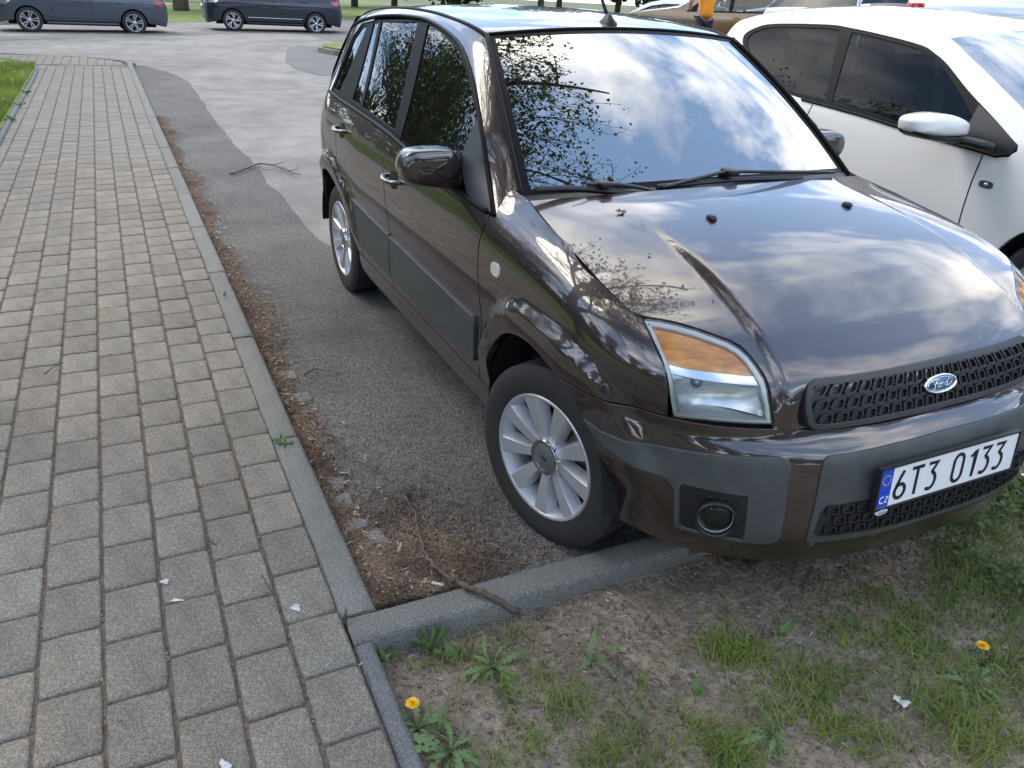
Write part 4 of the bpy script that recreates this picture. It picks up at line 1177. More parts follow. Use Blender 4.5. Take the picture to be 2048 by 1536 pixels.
# --- wipers, nozzles, aerial ----------------------------------------------------
def on_ws(u, v, off):
    o, d = ray_c(u, v); n = np.array((.56, 0, .828)); p0 = np.array((-.33, 0, 1.036))
    t = ((p0-o)@n)/(d@n); P = o+d*t
    return P+n*off
def wiper(arm, blade, nm):
    a = [on_ws(u, v, o) for u, v, o in arm]; b = [on_ws(u, v, o) for u, v, o in blade]
    r = empty(nm, (0, 0, 0), parent=car)
    m = MB().tube(smooth_poly(b, k=5), [.010]*(5*(len(b)-1)+1), 6, flat=1.1).build('wiper_blade', M_BLACK, car)
    MB().tube(smooth_poly(a, k=5), .009, 8, flat=.7).build('wiper_arm', M_BLACK, m)
    k = a[len(a)//2]; MB().box(tuple(k), (.06, .04, .02), bev=.006).build('wiper_joint', M_BLACK, m)
    bpy.data.objects.remove(r)
wiper([(1660, 352, .02), (1560, 356, .03), (1450, 358, .035), (1400, 366, .030), (1320, 384, .022)], [(1312, 379, .010), (1400, 371, .012), (1500, 364, .012), (1600, 362, .010)], 'wiper')
wiper([(1330, 393, .01), (1260, 386, .03), (1200, 381, .03), (1170, 381, .028)], [(1066, 385, .012), (1150, 384, .014), (1250, 392, .012), (1320, 397, .01)], 'wiper')
for y in (-.2747, .2747):
    z = hood_z(.027, y); 
    nz = MB(); nz.box((.027, y, z+.006), (.036, .022, .014), bev=.005, taper=(.7, .7)); nz.build('washer_nozzle', M_BLACK, hood)
def on_hood(u, v):
    o_, d_ = ray_c(u, v); t = .5; 
    Q = HP.reshape(-1, 3); best = None
    rel = Q-o_; tt = rel@d_; dist = np.linalg.norm(rel-tt[:, None]*d_, axis=1); return Q[int(np.argmin(dist))]
def hood_debris():
    for (u, v, r_, nm, lab) in ((1240, 428, .020, 'dried_leaf', 'small dried star-shaped leaf lying on the dark hood'), (1300, 515, .006, 'dried_bud', 'tiny brown bud on the dark hood below the dried leaf')):
        c = on_hood(u, v); V = [(0, 0, .003)]; n = 18; r = random.Random(int(u))
        for k in range(n):
            a = 2*math.pi*k/n; R_ = r_*((1.15 if k % 3 == 0 else .45)*r.uniform(.7, 1.2)); V.append((R_*math.cos(a), R_*math.sin(a)*1.3, .002+r.uniform(0, .004)-.25*R_*math.cos(a)))
        o = mesh_obj(nm, V, [(0, 1+k, 1+(k+1) % n) for k in range(n)], mat('dry_leaf_brown', (.20, .12, .08), .8), None, smooth=False); o.location = CARM@(c+np.array((0, 0, .002))); tag(o, lab, 'leaf')
hood_debris()
an = np.array((-1.075, -.012, 1.492))
aer = MB().lathe([(.038, -.004), (.034, .006), (.020, .020), (.012, .034), (.0001, .036)], 20, 'z', tuple(an)).build('aerial', M_BLACK, car)
aer.data.transform(Matrix.Translation(Vector(an)) @ Matrix.Diagonal((1.5, .8, 1, 1)) @ Matrix.Translation(-Vector(an)))
MB().tube([an+np.array((-.005, 0, .025)), an+np.array((-.10, 0, .13)), an+np.array((-.30, 0, .34))], [.007, .006, .004], 8).build('aerial_rod', M_BLACK, aer)

# --- wheels ------------------------------------------------------------------------
def make_wheel(nsp=9):
    """Axis along y, outer face towards -y, hub at the origin."""
    R = .300
    t = MB().lathe([(.205, -.085), (.212, -.096), (.235, -.102), (.265, -.101), (.288, -.094), (.301, -.082), (R, -.066), (R, -.045), (.3015, -.043), (.3015, -.038), (R, -.036), (R, -.008), (.3015, -.006), (.3015, .0), (R, .002), (R, .030), (.3015, .032), (.3015, .037), (R, .039), (R, .062), (.300, .08), (.28, .095), (.22, .09), (.20, .07)], 96, 'y')
    tyre = t.build('tyre', M_TYRE, None, sharp=35)
    rim = MB().lathe([(.208, -.086), (.211, -.093), (.207, -.0975), (.200, -.096), (.196, -.088), (.190, -.074), (.182, -.050), (.178, .0), (.178, .06)], 72, 'y').build('rim', M_ALLOY, tyre, sharp=50)
    sp = MB()
    for k in range(nsp):
        a = 2*math.pi*k/nsp+.2
        ca, sa = math.cos(a), math.sin(a)
        rows = []
        for r, w, y in ((.055, .0165, -.076), (.09, .0180, -.082), (.13, .0225, -.088), (.17, .0265, -.092), (.199, .0300, -.094)):
            sec = [(-w*1.35, y+.040), (-w*1.02, y+.006), (-w*.88, y+.0005), (0, y), (w*.88, y+.0005), (w*1.02, y+.006), (w*1.35, y+.040)]
            rows.append([(r*ca-t_*sa, yy, r*sa+t_*ca) for t_, yy in sec])
        sp.grid(rows)
    sp.build('spokes', M_ALLOY, tyre, sharp=40, fixn=False)
    MB().lathe([(.0001, -.080), (.03, -.080), (.060, -.078), (.064, -.074), (.070, -.06), (.075, -.03)], 36, 'y').build('hub', M_ALLOY, tyre, sharp=40)
    cap = MB().lathe([(.0001, -.0885), (.044, -.0880), (.0475, -.0855), (.0475, -.078)], 36, 'y').build('hub_cap', mat('cap_grey', (.16, .165, .17), .4, .4), tyre, sharp=40)
    MB().lathe([(.0475, -.084), (.049, -.0890), (.058, -.0890), (.0615, -.083), (.0615, -.070)], 36, 'y').build('cap_ring', M_CHROME, tyre, sharp=40)
    MB().lathe([(.0001, -.0898), (.014, -.0895), (.014, -.0875)], 20, 'y').build('cap_emblem', mat('cap_emblem_dark', (.05, .05, .055), .3, .5), tyre).data.transform(Matrix.Diagonal((1.0, 1, .55, 1)))
    nuts = MB()
    for k in range(nsp):
        a = 2*math.pi*(k+.5)/nsp+.2
        nuts.box((.067*math.cos(a), -.080, .067*math.sin(a)), (.007, .006, .007), bev=.002)
    nuts.build('hub_notches', M_CHROME, tyre)
    MB().lathe([(.03, -.035), (.13, -.035), (.13, -.02), (.03, -.02)], 36, 'y').build('brake_disc', mat('brake_steel', (.16, .14, .13), .45, .9), tyre, sharp=40)
    MB().lathe([(.0001, -.012), (.177, -.012)], 30, 'y').build('wheel_well_disc', M_DARKGAP, tyre)
    return tyre
w0 = make_wheel()
wheel_c = (0, -.706, .294)
w0.name = 'wheel'
w0.parent = car; w0.location = (0, -.706, .294); w0.rotation_euler = (0, .35, math.radians(15))
for (x, y, rz, ry) in ((-WB, -.690, 0, .1), (0, .706, math.pi+math.radians(15), .4), (-WB, .690, math.pi, .7)):
    c = clone(w0, car); c.location = (x, y, .297); c.rotation_euler = (0, ry, rz)
# wheel housings, underbody, cabin
for cx in (0, -WB):
    for sgn in (-1, 1):
        P = []
        for k in range(17):
            a = math.radians(2+176*k/16); P.append([(cx+.388*math.cos(a), sgn*.80, .30+.388*math.sin(a)), (cx+.388*math.cos(a), sgn*.50, .30+.388*math.sin(a))])
        P2 = MB().grid(P); b = len(P2.v)
        ring = [r[1] for r in P]; P2.add(ring+[(cx, sgn*.50, .30)], [(k, k+1, len(ring)) for k in range(len(ring)-1)])
        P2.build('wheel_housing', M_DARKGAP, car)
ub = MB(); ub.box((-1.2, 0, .30), (1.6, 1.5, .16)); ub.box((-1.2, 0, .33), (3.7, 1.0, .16)); ub.box((.45, 0, .33), (.35, 1.1, .14)); ub.build('underbody', M_DARKGAP, car, smooth=False)
inn = MB(); inn.box((-.15, 0, .62), (.6, 1.3, .5)); inn.build('engine_bay', M_DARKGAP, car, smooth=False)
ds = MB(); P = []
for x, z in ((-.34, .99), (-.50, 1.00), (-.66, .99), (-.78, .95), (-.84, .88), (-.86, .70), (-.80, .45)):
    P.append([(x, y, z-.02*(abs(y)/.7)**4) for y in np.linspace(-.70, .70, 15)])
ds.grid(P); ds.build('dashboard', M_DASH, car)
fl = MB(); fl.box((-1.75, 0, .42), (2.4, 1.5, .04)); fl.build('cabin_floor', M_CLOTH, car, smooth=False)
hlr = MB(); hlr.grid([[(x, y, z-.03-.03*(abs(y)/.55)**3) for y in np.linspace(-.55, .55, 9)] for x, z in ((-1.02, 1.462), (-1.5, 1.50), (-2.2, 1.50), (-2.8, 1.43))]); hlr.build('headliner', M_LINER, car)
def seat(x, y, w, nm='seat', rear=False):
    s_ = MB(); s_.box((x, y, .62), (.50, w, .16), bev=.05)
    o = s_.build(nm, M_CLOTH, car)
    R_ = Matrix.Rotation(math.radians(-14), 3, 'Y')
    b = MB(); b.box((x-.30, y, .92), (.14, w*.96, .58), rot=R_, bev=.05); b.build('seat_back', M_CLOTH, o)
    for yy in ([y] if not rear else [y-.40, y+.40]):
        h = MB(); h.box((x-.40, yy, 1.275), (.09, .24, .17), rot=R_, bev=.04)
        h.tube([(x-.37, yy-.06, 1.15), (x-.385, yy-.06, 1.24)], .006, 6); h.tube([(x-.37, yy+.06, 1.15), (x-.385, yy+.06, 1.24)], .006, 6)
        h.build('head_restraint', M_CLOTH, o)
seat(-1.25, -.36, .50); seat(-1.25, .36, .50); seat(-2.05, 0, 1.25, 'rear_seat', True)
stw = MB(); cst = np.array((-.93, .36, .92)); axs = Vector((-.9, 0, .42)).normalized(); q = axs.to_track_quat('Z', 'Y').to_matrix()
ring = [tuple(q @ Vector((.185*math.cos(t), .185*math.sin(t), 0)) + Vector(cst)) for t in np.linspace(0, 2*math.pi, 29)[:-1]]
stw.tube(ring, .016, 8, closed=True)
for t in (0.3, math.pi-.3, -math.pi/2): stw.tube([tuple(cst), tuple(q @ Vector((.18*math.cos(t), .18*math.sin(t), 0)) + Vector(cst))], .016, 6)
stw.lathe([(.0001, .03), (.06, .025), (.075, 0)], 16, 'z'); m = 16*3
stw.v[-m:] = [tuple(q @ Vector(v) + Vector(cst)) for v in stw.v[-m:]]
stw.build('steering_wheel', M_BLACK, car)
rm = MB(); rm.box((-1.0, 0, 1.36), (.03, .22, .065), bev=.012); rm.tube([(-.98, 0, 1.385), (-.975, 0, 1.44)], .012, 8); rm.build('rear_view_mirror', M_BLACK, car)
# tailgate closing the back
tg = MB(); P = []
for (x, w_, z) in ((-3.16, .66, 1.03), (-3.09, .64, 1.15), (-3.01, .60, 1.28), (-2.94, .55, 1.40), (-2.93, .53, 1.435)):
    P.append([(x+.05*abs(v)**3, w_*v, z) for v in np.linspace(-1, 1, 15)])
tg.grid(P); tg.build('tailgate', M_PAINT, car)
# ------------------------------------------------------------------ other cars: a general builder
class GCar:
    def __init__(s, wz, xf, xr, front_r=.5, rear_r=.35):
        s.w = CSpl(*zip(*wz)); s.xf, s.xr, s.fr, s.rr = xf, xr, front_r, rear_r
    def S(s, x, z):
        x = np.asarray(x, float); z = np.asarray(z, float); x, z = np.broadcast_arrays(x, z)
        t = np.clip((x-(s.xf-s.fr))/s.fr, 0, .985); u = np.clip(((s.xr+s.rr)-x)/s.rr, 0, .97)
        pl = (1-.55*(1-np.power(1-t**3, 1/3)))*(1-.45*(1-np.power(1-u**3, 1/3)))
        return np.stack([x, -s.w(z)*pl, z], -1)
def gcar(root, g, edge, parts, wheels, r_arch, z0=.22, paintm=None, band=None, glass_=(), glassm=None, res=.035, lamps=(), shut=(), lower=None, crown=.03, bulge=.10, headrests=(), wheelproto=None, wheel_y=None, wheel_scale=1.0):
    """edge: (x, z) points of the shoulder line, front foot to rear foot; parts: name, first, last point, material, crown, bulge"""
    E = [np.array(e, float) for e in edge]
    ol = [tuple(e) for e in smooth_poly(E, k=5)]
    xf0, xr0 = E[0][0], E[-1][0]
    bottom = []
    for cx, cz in sorted(wheels, key=lambda q: q[0]):
        bottom += [(cx+r_arch*math.cos(a), cz+r_arch*math.sin(a)) for a in np.linspace(math.pi, 0, 19) if cz+r_arch*math.sin(a) >= z0-.0]
    poly = ol+[(xr0+.0, z0)]+bottom+[(xf0, z0)]
    cl = []
    for p in poly:
        if not cl or np.hypot(p[0]-cl[-1][0], p[1]-cl[-1][1]) > .004: cl.append(p)
    fnS = lambda x, z: g.S(x, z)
    holes = [band] if band else []
    sides = panel('body_side', cl, fnS, paintm, root, res=res, gap=.0, depth=.02, holes=holes, mirror=True, side=-1)
    if band:
        b2 = panel('window_frame', band, fnS, M_SEAL, root, res=res, off=-.004, gap=.001, depth=.012, holes=list(glass_), mirror=True, side=-1)
        for gl in glass_: panel('side_window', gl, fnS, glassm or M_GLASS, root, res=.06, off=-.009, gap=-.003, depth=0, mirror=True, side=-1)
    for nm, i0, i1, m_, cr, bu in parts:
        q = smooth_poly(E[i0:i1+1], k=4) if i1-i0 > 1 else [E[i0]+(E[i1]-E[i0])*t for t in np.linspace(0, 1, 6)]
        rows = []
        for k, p in enumerate(q):
            y = float(-g.S(p[0], p[1])[1])
            f = k/(len(q)-1); b = bu[0]+(bu[1]-bu[0])*f; c = cr[0]+(cr[1]-cr[0])*f
            rows.append([(p[0]+b*(1-abs(v)**2.2), y*v, p[1]+c*(1-abs(v)**2.4)) for v in np.linspace(-1, 1, 23)])
        o = MB().grid(rows).build(nm, m_, root)
        bm = bmesh.new(); bm.from_mesh(o.data); bm.normal_update()
        c_ = Vector(((xf0+xr0)/2, 0, .6))
        if sum((f.calc_center_median()-c_).dot(f.normal)*f.calc_area() for f in bm.faces) < 0: bmesh.ops.reverse_faces(bm, faces=bm.faces[:]); bm.to_mesh(o.data)
        bm.free()
    ub = MB(); ub.box(((xf0+xr0)/2, 0, .30), (xf0-xr0-.5, 1.05, .2)); ub.box(((wheels[0][0]+wheels[1][0])/2, 0, .32), (abs(wheels[0][0]-wheels[1][0])-.85, 1.5, .22)); ub.build('underbody', M_DARKGAP, root, smooth=False)
    for cx, cz in wheels:
        for sg in (-1, 1):
            P = [[(cx+r_arch*math.cos(a), sg*float(g.w(.5))*.985, cz+r_arch*math.sin(a)), (cx+r_arch*math.cos(a), sg*.45, cz+r_arch*math.sin(a))] for a in np.linspace(0, math.pi, 15)]
            m2 = MB().grid(P); ring = [r[1] for r in P]; m2.add(ring, [tuple(range(len(ring)))]); m2.build('wheel_housing', M_DARKGAP, root)
            if wheelproto:
                c = clone(wheelproto, root); yy = wheel_y or float(g.w(.4))-.115
                c.location = (cx, sg*yy, cz); c.rotation_euler = (0, RNG.uniform(0, 6), 0 if sg < 0 else math.pi); c.scale = (wheel_scale,)*3
    return sides
def line_on(g, pts, r, name, m, parent, off=.002, mirror=True):
    P = [g.S(np.array([x]), np.array([z]))[0] for x, z in dens(pts, .03, closed=False)]
    for sg in ((1, -1) if mirror else (1,)):
        MB().tube([(p[0], (p[1]-off)*sg, p[2]) for p in P], r, 5).build(name, m, parent)

# ------------------------------------------------------------------ white three-door city car
M_WPAINT = paint('white_paint', (.84, .835, .81), rough=.35, metal=0.0)
M_LINE = mat('panel_gap', (.012, .012, .012), .8)
wo = CARM@np.array((-.2, 2.79, .10))
wcar = empty('city_car', tuple(wo), (CAR_ROLL, 0, 0))
tag(wcar, 'white three-door city car parked beside the dark car', 'car')
g2 = GCar([(.1, .74), (.2, .78), (.4, .81), (.6, .82), (.75, .818), (.85, .812), (.93, .80), (1.0, .775), (1.2, .69), (1.38, .61), (1.45, .575), (1.5, .55)], .60, -2.97, .55, .40)
w_edge = [(.53, .22), (.58, .40), (.57, .60), (.48, .72), (.22, .83), (-.05, .90), (-.30, .985), (-.431, 1.076), (-.848, 1.277), (-1.021, 1.355), (-1.20, 1.402), (-1.6, 1.436), (-2.0, 1.443), (-2.43, 1.418), (-2.62, 1.382), (-2.73, 1.335), (-2.80, 1.20), (-2.90, .98), (-2.94, .75), (-2.95, .50), (-2.90, .24)]
w_band = [(-2.583, 1.276), (-2.504, 1.33), (-2.345, 1.363), (-1.896, 1.381), (-1.71, 1.373), (-1.441, 1.349), (-1.165, 1.314), (-1.06, 1.282), (-.953, 1.237), (-.76, 1.13), (-.535, 1.019), (-.372, .932), (-.362, .905), (-.385, .885), (-.453, .868), (-.948, .904), (-1.30, .935), (-1.60, .953), (-1.80, .962), (-2.1, 1.0), (-2.35, 1.09), (-2.52, 1.19)]
w_g1 = [(-1.68, 1.350), (-1.441, 1.327), (-1.165, 1.292), (-1.05, 1.258), (-.975, 1.222), (-.79, 1.105), (-.62, .985), (-.60, .91), (-.948, .928), (-1.30, .958), (-1.575, .975)]
w_g2 = [(-1.775, 1.352), (-1.896, 1.359), (-2.33, 1.342), (-2.47, 1.315), (-2.53, 1.27), (-2.49, 1.21), (-2.32, 1.115), (-2.08, 1.025), (-1.80, .988), (-1.63, .982)]
w_band = [tuple(p) for p in smooth_poly(w_band, closed=True, k=4, sharp=(11, 12, 13))]; w_g1 = [tuple(p) for p in smooth_poly(w_g1, closed=True, k=4, sharp=(0, 6, 7, 10))]; w_g2 = [tuple(p) for p in smooth_poly(w_g2, closed=True, k=4, sharp=(0, 9))]
w_glass = glass('city_car_glass', (.30, .34, .33), 1.45, .6)
gcar(wcar, g2, w_edge, [('front_fascia', 0, 3, M_WPAINT, (0, .02), (.12, .16)), ('hood', 3, 6, M_WPAINT, (.02, .055), (.16, .14)), ('windscreen', 6, 9, M_WSHIELD, (.055, .05), (.14, .06)),
      ('roof', 9, 14, M_WPAINT, (.05, .05), (.06, -.06)), ('rear_window', 14, 16, M_GLASS, (.05, .03), (-.06, -.07)), ('tailgate', 16, 20, M_WPAINT, (.03, 0), (-.07, -.08))],
     [(0, .285), (-2.42, .285)], .345, .20, M_WPAINT, w_band, [w_g1, w_g2], w_glass, res=.035, wheelproto=w0, wheel_y=.70, wheel_scale=.95)
line_on(g2, [(-.522, .862), (-.535, .72), (-.540, .55), (-.535, .40), (-.52, .30)], .004, 'door_gap', M_LINE, wcar, off=-.001)
line_on(g2, [(-1.70, .945), (-1.74, .75), (-1.76, .50), (-1.74, .30)], .004, 'door_gap', M_LINE, wcar, off=-.001)
line_on(g2, [(-.40, .884), (-.453, .866), (-.70, .884), (-.948, .902), (-1.30, .933), (-1.60, .951), (-1.80, .960)], .009, 'belt_moulding', M_SEAL, wcar, off=.002)
def w_ind():
    ol = [(-.456+.036*math.copysign(abs(math.cos(t))**.6, math.cos(t)), .731+.0155*math.copysign(abs(math.sin(t))**.6, math.sin(t))) for t in np.linspace(0, 2*math.pi, 20)[:-1]]
    a = panel('side_indicator', ol, g2.S, mat('smoked_indicator', (.20, .20, .20), .15, .6, .8), wcar, res=.012, gap=0, off=.005, depth=.006, side=-1, mirror=True)
    p = g2.S(np.array([-.456]), np.array([.731]))[0]
    MB().lathe([(.0001, -.0075), (.008, -.007), (.010, -.004)], 12, 'y', (p[0], p[1]-.001, p[2])).build('indicator_bulb', M_CHROME, a[0])
w_ind()
def w_mirror():
    q = lambda u, v, x: (cpl(u, v, 0, x)-np.array((-.2, 2.79, .10)))
    x0 = -.80
    out = smooth_poly([q(1827, 264, x0), q(1827, 250, x0), q(1831, 240, x0), q(1845, 233, x0), q(1880, 228, x0), q(1910, 231, x0), q(1932, 240, x0), q(1941, 250, x0), q(1938, 265, x0), q(1930, 272, x0), q(1885, 274, x0), q(1840, 269, x0)], closed=True, k=3)
    c = np.mean(out, 0); rows = []
    for sc_, dx in ((.02, .030), (.5, .028), (.8, .020), (.94, .008), (1.0, -.010), (1.0, -.05), (.98, -.09), (.90, -.10)): rows.append([tuple(c+(p-c)*sc_+np.array((dx, 0, 0))) for p in out])
    m = MB().grid(list(map(list, zip(*rows))), closed_u=True).build('door_mirror', M_WPAINT, wcar, fixn=True)
    lowr = smooth_poly([q(1827, 262, x0), q(1845, 268, x0), q(1890, 274, x0), q(1934, 272, x0), q(1925, 284, x0), q(1885, 284, x0), q(1840, 276, x0)], closed=True, k=3)
    c = np.mean(lowr, 0); rows = []
    for sc_, dx in ((.02, .046), (.7, .042), (.95, .022), (1.0, -.01), (1.0, -.09)): rows.append([tuple(c+(p-c)*sc_+np.array((dx, 0, 0))) for p in lowr])
    MB().grid(list(map(list, zip(*rows))), closed_u=True).build('mirror_base', M_BLACK, m, fixn=True)
    b = MB(); b.tube([q(1905, 279, -.80), q(1935, 283, -.76), q(1962, 290, -.70), q(1990, 296, -.64)], [.03, .034, .036, .03], 10, flat=.7); b.build('mirror_arm', M_BLACK, m)
    c2 = mirror_child(m, wcar)
    for ch in list(m.children): mirror_child(ch, c2)
    sail = [(-.372, .930), (-.535, 1.015), (-.665, 1.073), (-.66, .93), (-.64, .885), (-.453, .872), (-.385, .888)]
    panel('mirror_sail', sail, g2.S, M_BLACK, wcar, res=.03, gap=0, off=.003, depth=.008, side=-1, mirror=True)
w_mirror()
def w_inside():
    ds = MB(); ds.grid([[(x, y, z) for y in np.linspace(-.68, .68, 9)] for x, z in ((-.45, .96), (-.62, .97), (-.78, .92), (-.80, .6))]); ds.build('dashboard', M_DASH, wcar)
    for y in (-.34, .34):
        s_ = MB(); s_.box((-1.15, y, .52), (.48, .46, .16), bev=.05); o = s_.build('seat', M_CLOTH, wcar); R_ = Matrix.Rotation(math.radians(-12), 3, 'Y')
        MB().box((-1.45, y, .90), (.14, .46, .70), rot=R_, bev=.06).build('seat_back', M_CLOTH, o)
    s_ = MB(); s_.box((-2.05, 0, .55), (.45, 1.15, .16), bev=.05); o = s_.build('rear_seat', M_CLOTH, wcar); MB().box((-2.33, 0, .80), (.13, 1.15, .5), rot=Matrix.Rotation(math.radians(-12), 3, 'Y'), bev=.05).build('seat_back', M_CLOTH, o)
    for y in (-.34, .34):
        h = MB(); R_ = Matrix.Rotation(math.radians(-8), 3, 'Y'); h.box((-2.34, y, 1.185), (.10, .25, .17), rot=R_, bev=.045)
        h.build('head_restraint', M_CLOTH, o)
        for d_ in (-.055, .055): MB().tube([(-2.33, y+d_, 1.02), (-2.34, y+d_, 1.13)], .007, 6).build('restraint_post', M_CHROME, o)
    MB().box((-1.4, 0, .33), (2.4, 1.45, .04)).build('cabin_floor', M_CLOTH, wcar, smooth=False)
    MB().grid([[(x, y, z) for y in np.linspace(-.5, .5, 5)] for x, z in ((-1.1, 1.40), (-1.6, 1.445), (-2.5, 1.42))]).build('headliner', M_LINER, wcar)
    for sg in (-1, 1): MB().tube([(-1.62, sg*.60, 1.34), (-1.60, sg*.62, 1.20), (-1.52, sg*.64, .80)], .014, 6, flat=.3).build('seat_belt', M_BLACK, wcar)
w_inside()

# ------------------------------------------------------------------ cars along the far side of the cross street
def bearing(u):
    d = (ray_w(u, 60)[1])[:2]; return d/np.linalg.norm(d)
def place_pair(u1, u2, wb):
    m_ = bearing((u1+u2)/2); a_ = math.atan2(m_[1], m_[0])-math.pi/2+math.radians(3); A = np.stack([-bearing(u1), bearing(u2)], 1); r = np.linalg.solve(A, wb*np.array((math.cos(a_), math.sin(a_))))
    return camxy+bearing(u1)*r[0], camxy+bearing(u2)*r[1]
def far_wheel(kind):
    R = .33
    t = MB().lathe([(.235, -.09), (.25, -.10), (.29, -.10), (.32, -.085), (R, -.06), (R, .06), (.31, .09), (.23, .09)], 40, 'y').build('wheel', M_TYRE, None, sharp=35)
    MB().lathe([(.225, -.085), (.238, -.097), (.232, -.103), (.222, -.095), (.21, -.05)], 40, 'y').build('rim', M_ALLOY, t, sharp=40)
    MB().lathe([(.0001, -.045), (.222, -.045)], 32, 'y').build('wheel_disc', M_DARKGAP, t)
    sp = MB()
    n = 10 if kind == 'twin' else 5
    for k in range(n):
        a = 2*math.pi*k/n
        def P(r, ang, y): return (r*math.cos(ang), y, r*math.sin(ang))
        if kind == 'twin':
            b = a+(.13 if k % 2 else -.13)
            sp.grid([[P(.05, a-.16, -.085), P(.05, a+.16, -.085)], [P(.13, b-.075, -.092), P(.13, b+.075, -.092)], [P(.226, b-.07, -.098), P(.226, b+.07, -.098)]])
        else:
            for o, w_ in ((-.18, .13), (.26, .10)):
                sp.grid([[P(.05, a-.30, -.085), P(.05, a+.25, -.085)], [P(.12, a+o*.7-w_, -.092), P(.12, a+o*.7+w_, -.092)], [P(.226, a+o+.18-w_, -.098), P(.226, a+o+.18+w_*.8, -.098)]])
    sp.build('spokes', M_ALLOY, t, smooth=False)
    MB().lathe([(.0001, -.092), (.05, -.088), (.055, -.07)], 20, 'y').build('hub', M_ALLOY, t)
    return t
def street_car(name, label, u1, u2, wb, paintm, kind, spec):
    pf, pr = place_pair(u1, u2, wb)
    fwd = pf-pr; rz = math.atan2(fwd[1], fwd[0])
    root = empty(name, (float(pf[0]), float(pf[1]), zr(float(pf[1]))+.004), (0, 0, rz)); tag(root, label, 'car')
    h = spec; L1, L2 = h['of'], -wb-h['or']
    wz = [(.1, .80), (.25, .86), (.5, .90), (.75, .905), (.9, .895), (1.0, .87), (1.25, .78), (1.45, .69), (1.7, .58)]
    g = GCar(wz, L1, L2, .65, .45)
    H = h['H']; bz = h['belt']; hz = h['hood']
    e = [(L1-.10, .22), (L1-.02, .42), (L1-.03, hz-.22), (L1-.16, hz-.08), (L1-.55, hz), (-.25, hz+.09), (-.45, hz+.12), (-1.00, H-.22), (-1.30, H-.10), (-1.7, H-.035), (-2.2, H-.03), (-wb-.05, H-.09), (-wb-.30, H-.16), (L2+.30, bz+.22), (L2+.10, bz+.02), (L2+.02, .75), (L2+.02, .45), (L2+.10, .24)]
    band_ = [(-.62, bz+.02), (-1.05, H-.28), (-1.35, H-.17), (-1.75, H-.11), (-2.2, H-.10), (-wb-.05, H-.16), (-wb-.22, H-.26), (-wb-.30, bz+.12), (-wb-.1, bz+.08), (-1.5, bz+.04)]
    gl = [[(-.80, bz+.05), (-1.10, H-.30), (-1.38, H-.20), (-1.58, H-.155), (-1.58, bz+.07)], [(-1.66, bz+.075), (-1.66, H-.15), (-2.2, H-.135), (-wb+.05, H-.17), (-wb+.03, bz+.11)]]
    root_sides = gcar(root, g, e, [('front_fascia', 0, 3, paintm, (0, .02), (.10, .12)), ('hood', 3, 6, paintm, (.02, .05), (.12, .12)), ('windscreen', 6, 8, M_WSHIELD, (.05, .05), (.12, .05)), ('roof', 8, 12, paintm, (.05, .05), (.05, -.04)), ('rear_window', 12, 14, M_GLASS, (.05, .03), (-.04, -.06)), ('tailgate', 14, 17, paintm, (.03, 0), (-.06, -.08))],
         [(0, .325), (-wb, .325)], .375, .23, paintm, band_, gl, M_GLASS, res=.06, wheelproto=h['wheel'], wheel_y=.80)
    line_on(g, [(-.55, bz), (-.60, .62), (-.55, .34)], .006, 'door_gap', M_LINE, root, off=0)
    line_on(g, [(-1.62, bz+.04), (-1.60, .70), (-1.58, .34)], .006, 'door_gap', M_LINE, root, off=0)
    line_on(g, [(-.42, .27), (-wb+.42, .27)], .035, 'sill', h['sillm'], root, off=-.012)
    line_on(g, [(-.46, .44), (-wb+.44, .44)], .011, 'side_strip', h['strip'], root, off=.001)
    line_on(g, [(-.2, hz-.08), (-1.2, hz-.04), (-wb, hz), (L2+.35, hz+.02)], .007, 'shoulder_crease', paintm, root, off=-.002)
    lamp = [(L1-.10, hz-.16), (L1-.30, hz-.08), (L1-.52, hz-.05), (L1-.40, hz-.17)]
    panel('headlight', lamp, g.S, M_LENS if False else mat('lamp_bright', (.55, .60, .66), .1, .7, 1), root, res=.03, gap=0, off=.004, depth=.008, side=-1, mirror=True)
    tl = [(L2+.10, bz-.02), (L2+.38, bz-.01), (L2+.36, bz-.13), (L2+.09, bz-.16)]
    panel('tail_light', tl, g.S, mat('tail_red', (.30, .012, .015), .15, 0, 1), root, res=.03, gap=0, off=.004, depth=.008, side=-1, mirror=True)
    for hx in (-1.33, -2.35): 
        P = g.S(np.array([hx]), np.array([bz-.09]))[0]
        for sg in (1, -1): MB().tube([(hx+.09, P[1]*sg, P[2]), (hx+.06, (P[1]-.035)*sg, P[2]), (hx-.06, (P[1]-.035)*sg, P[2]), (hx-.09, P[1]*sg, P[2])], .013, 6).build('door_handle', paintm, root)
    return root, g
M_GBLUE = paint('slate_blue_paint', (.052, .064, .088), rough=.35, metal=.4, ior=1.4)
M_NAVY = paint('navy_paint', (.011, .015, .030), rough=.35, metal=.3, ior=1.4)
wt = far_wheel('twin'); wv = far_wheel('swirl')
M_CHSTRIP = mat('bright_strip', (.70, .70, .70), .2, .8)
street_car('estate_car', 'slate blue family car parked along the far street, cut by the left edge', 63, 265, 2.70, M_GBLUE, 'twin', dict(of=.88, H=1.47, belt=.93, hood=.88, wheel=wt, strip=M_GBLUE, sillm=M_GBLUE, **{'or': .98}))
street_car('suv', 'dark navy SUV with swirl alloy wheels parked along the far street', 468, 628, 2.68, M_NAVY, 'swirl', dict(of=.90, H=1.66, belt=1.06, hood=1.00, wheel=wv, strip=M_CHSTRIP, sillm=M_BLACK, **{'or': .91}))

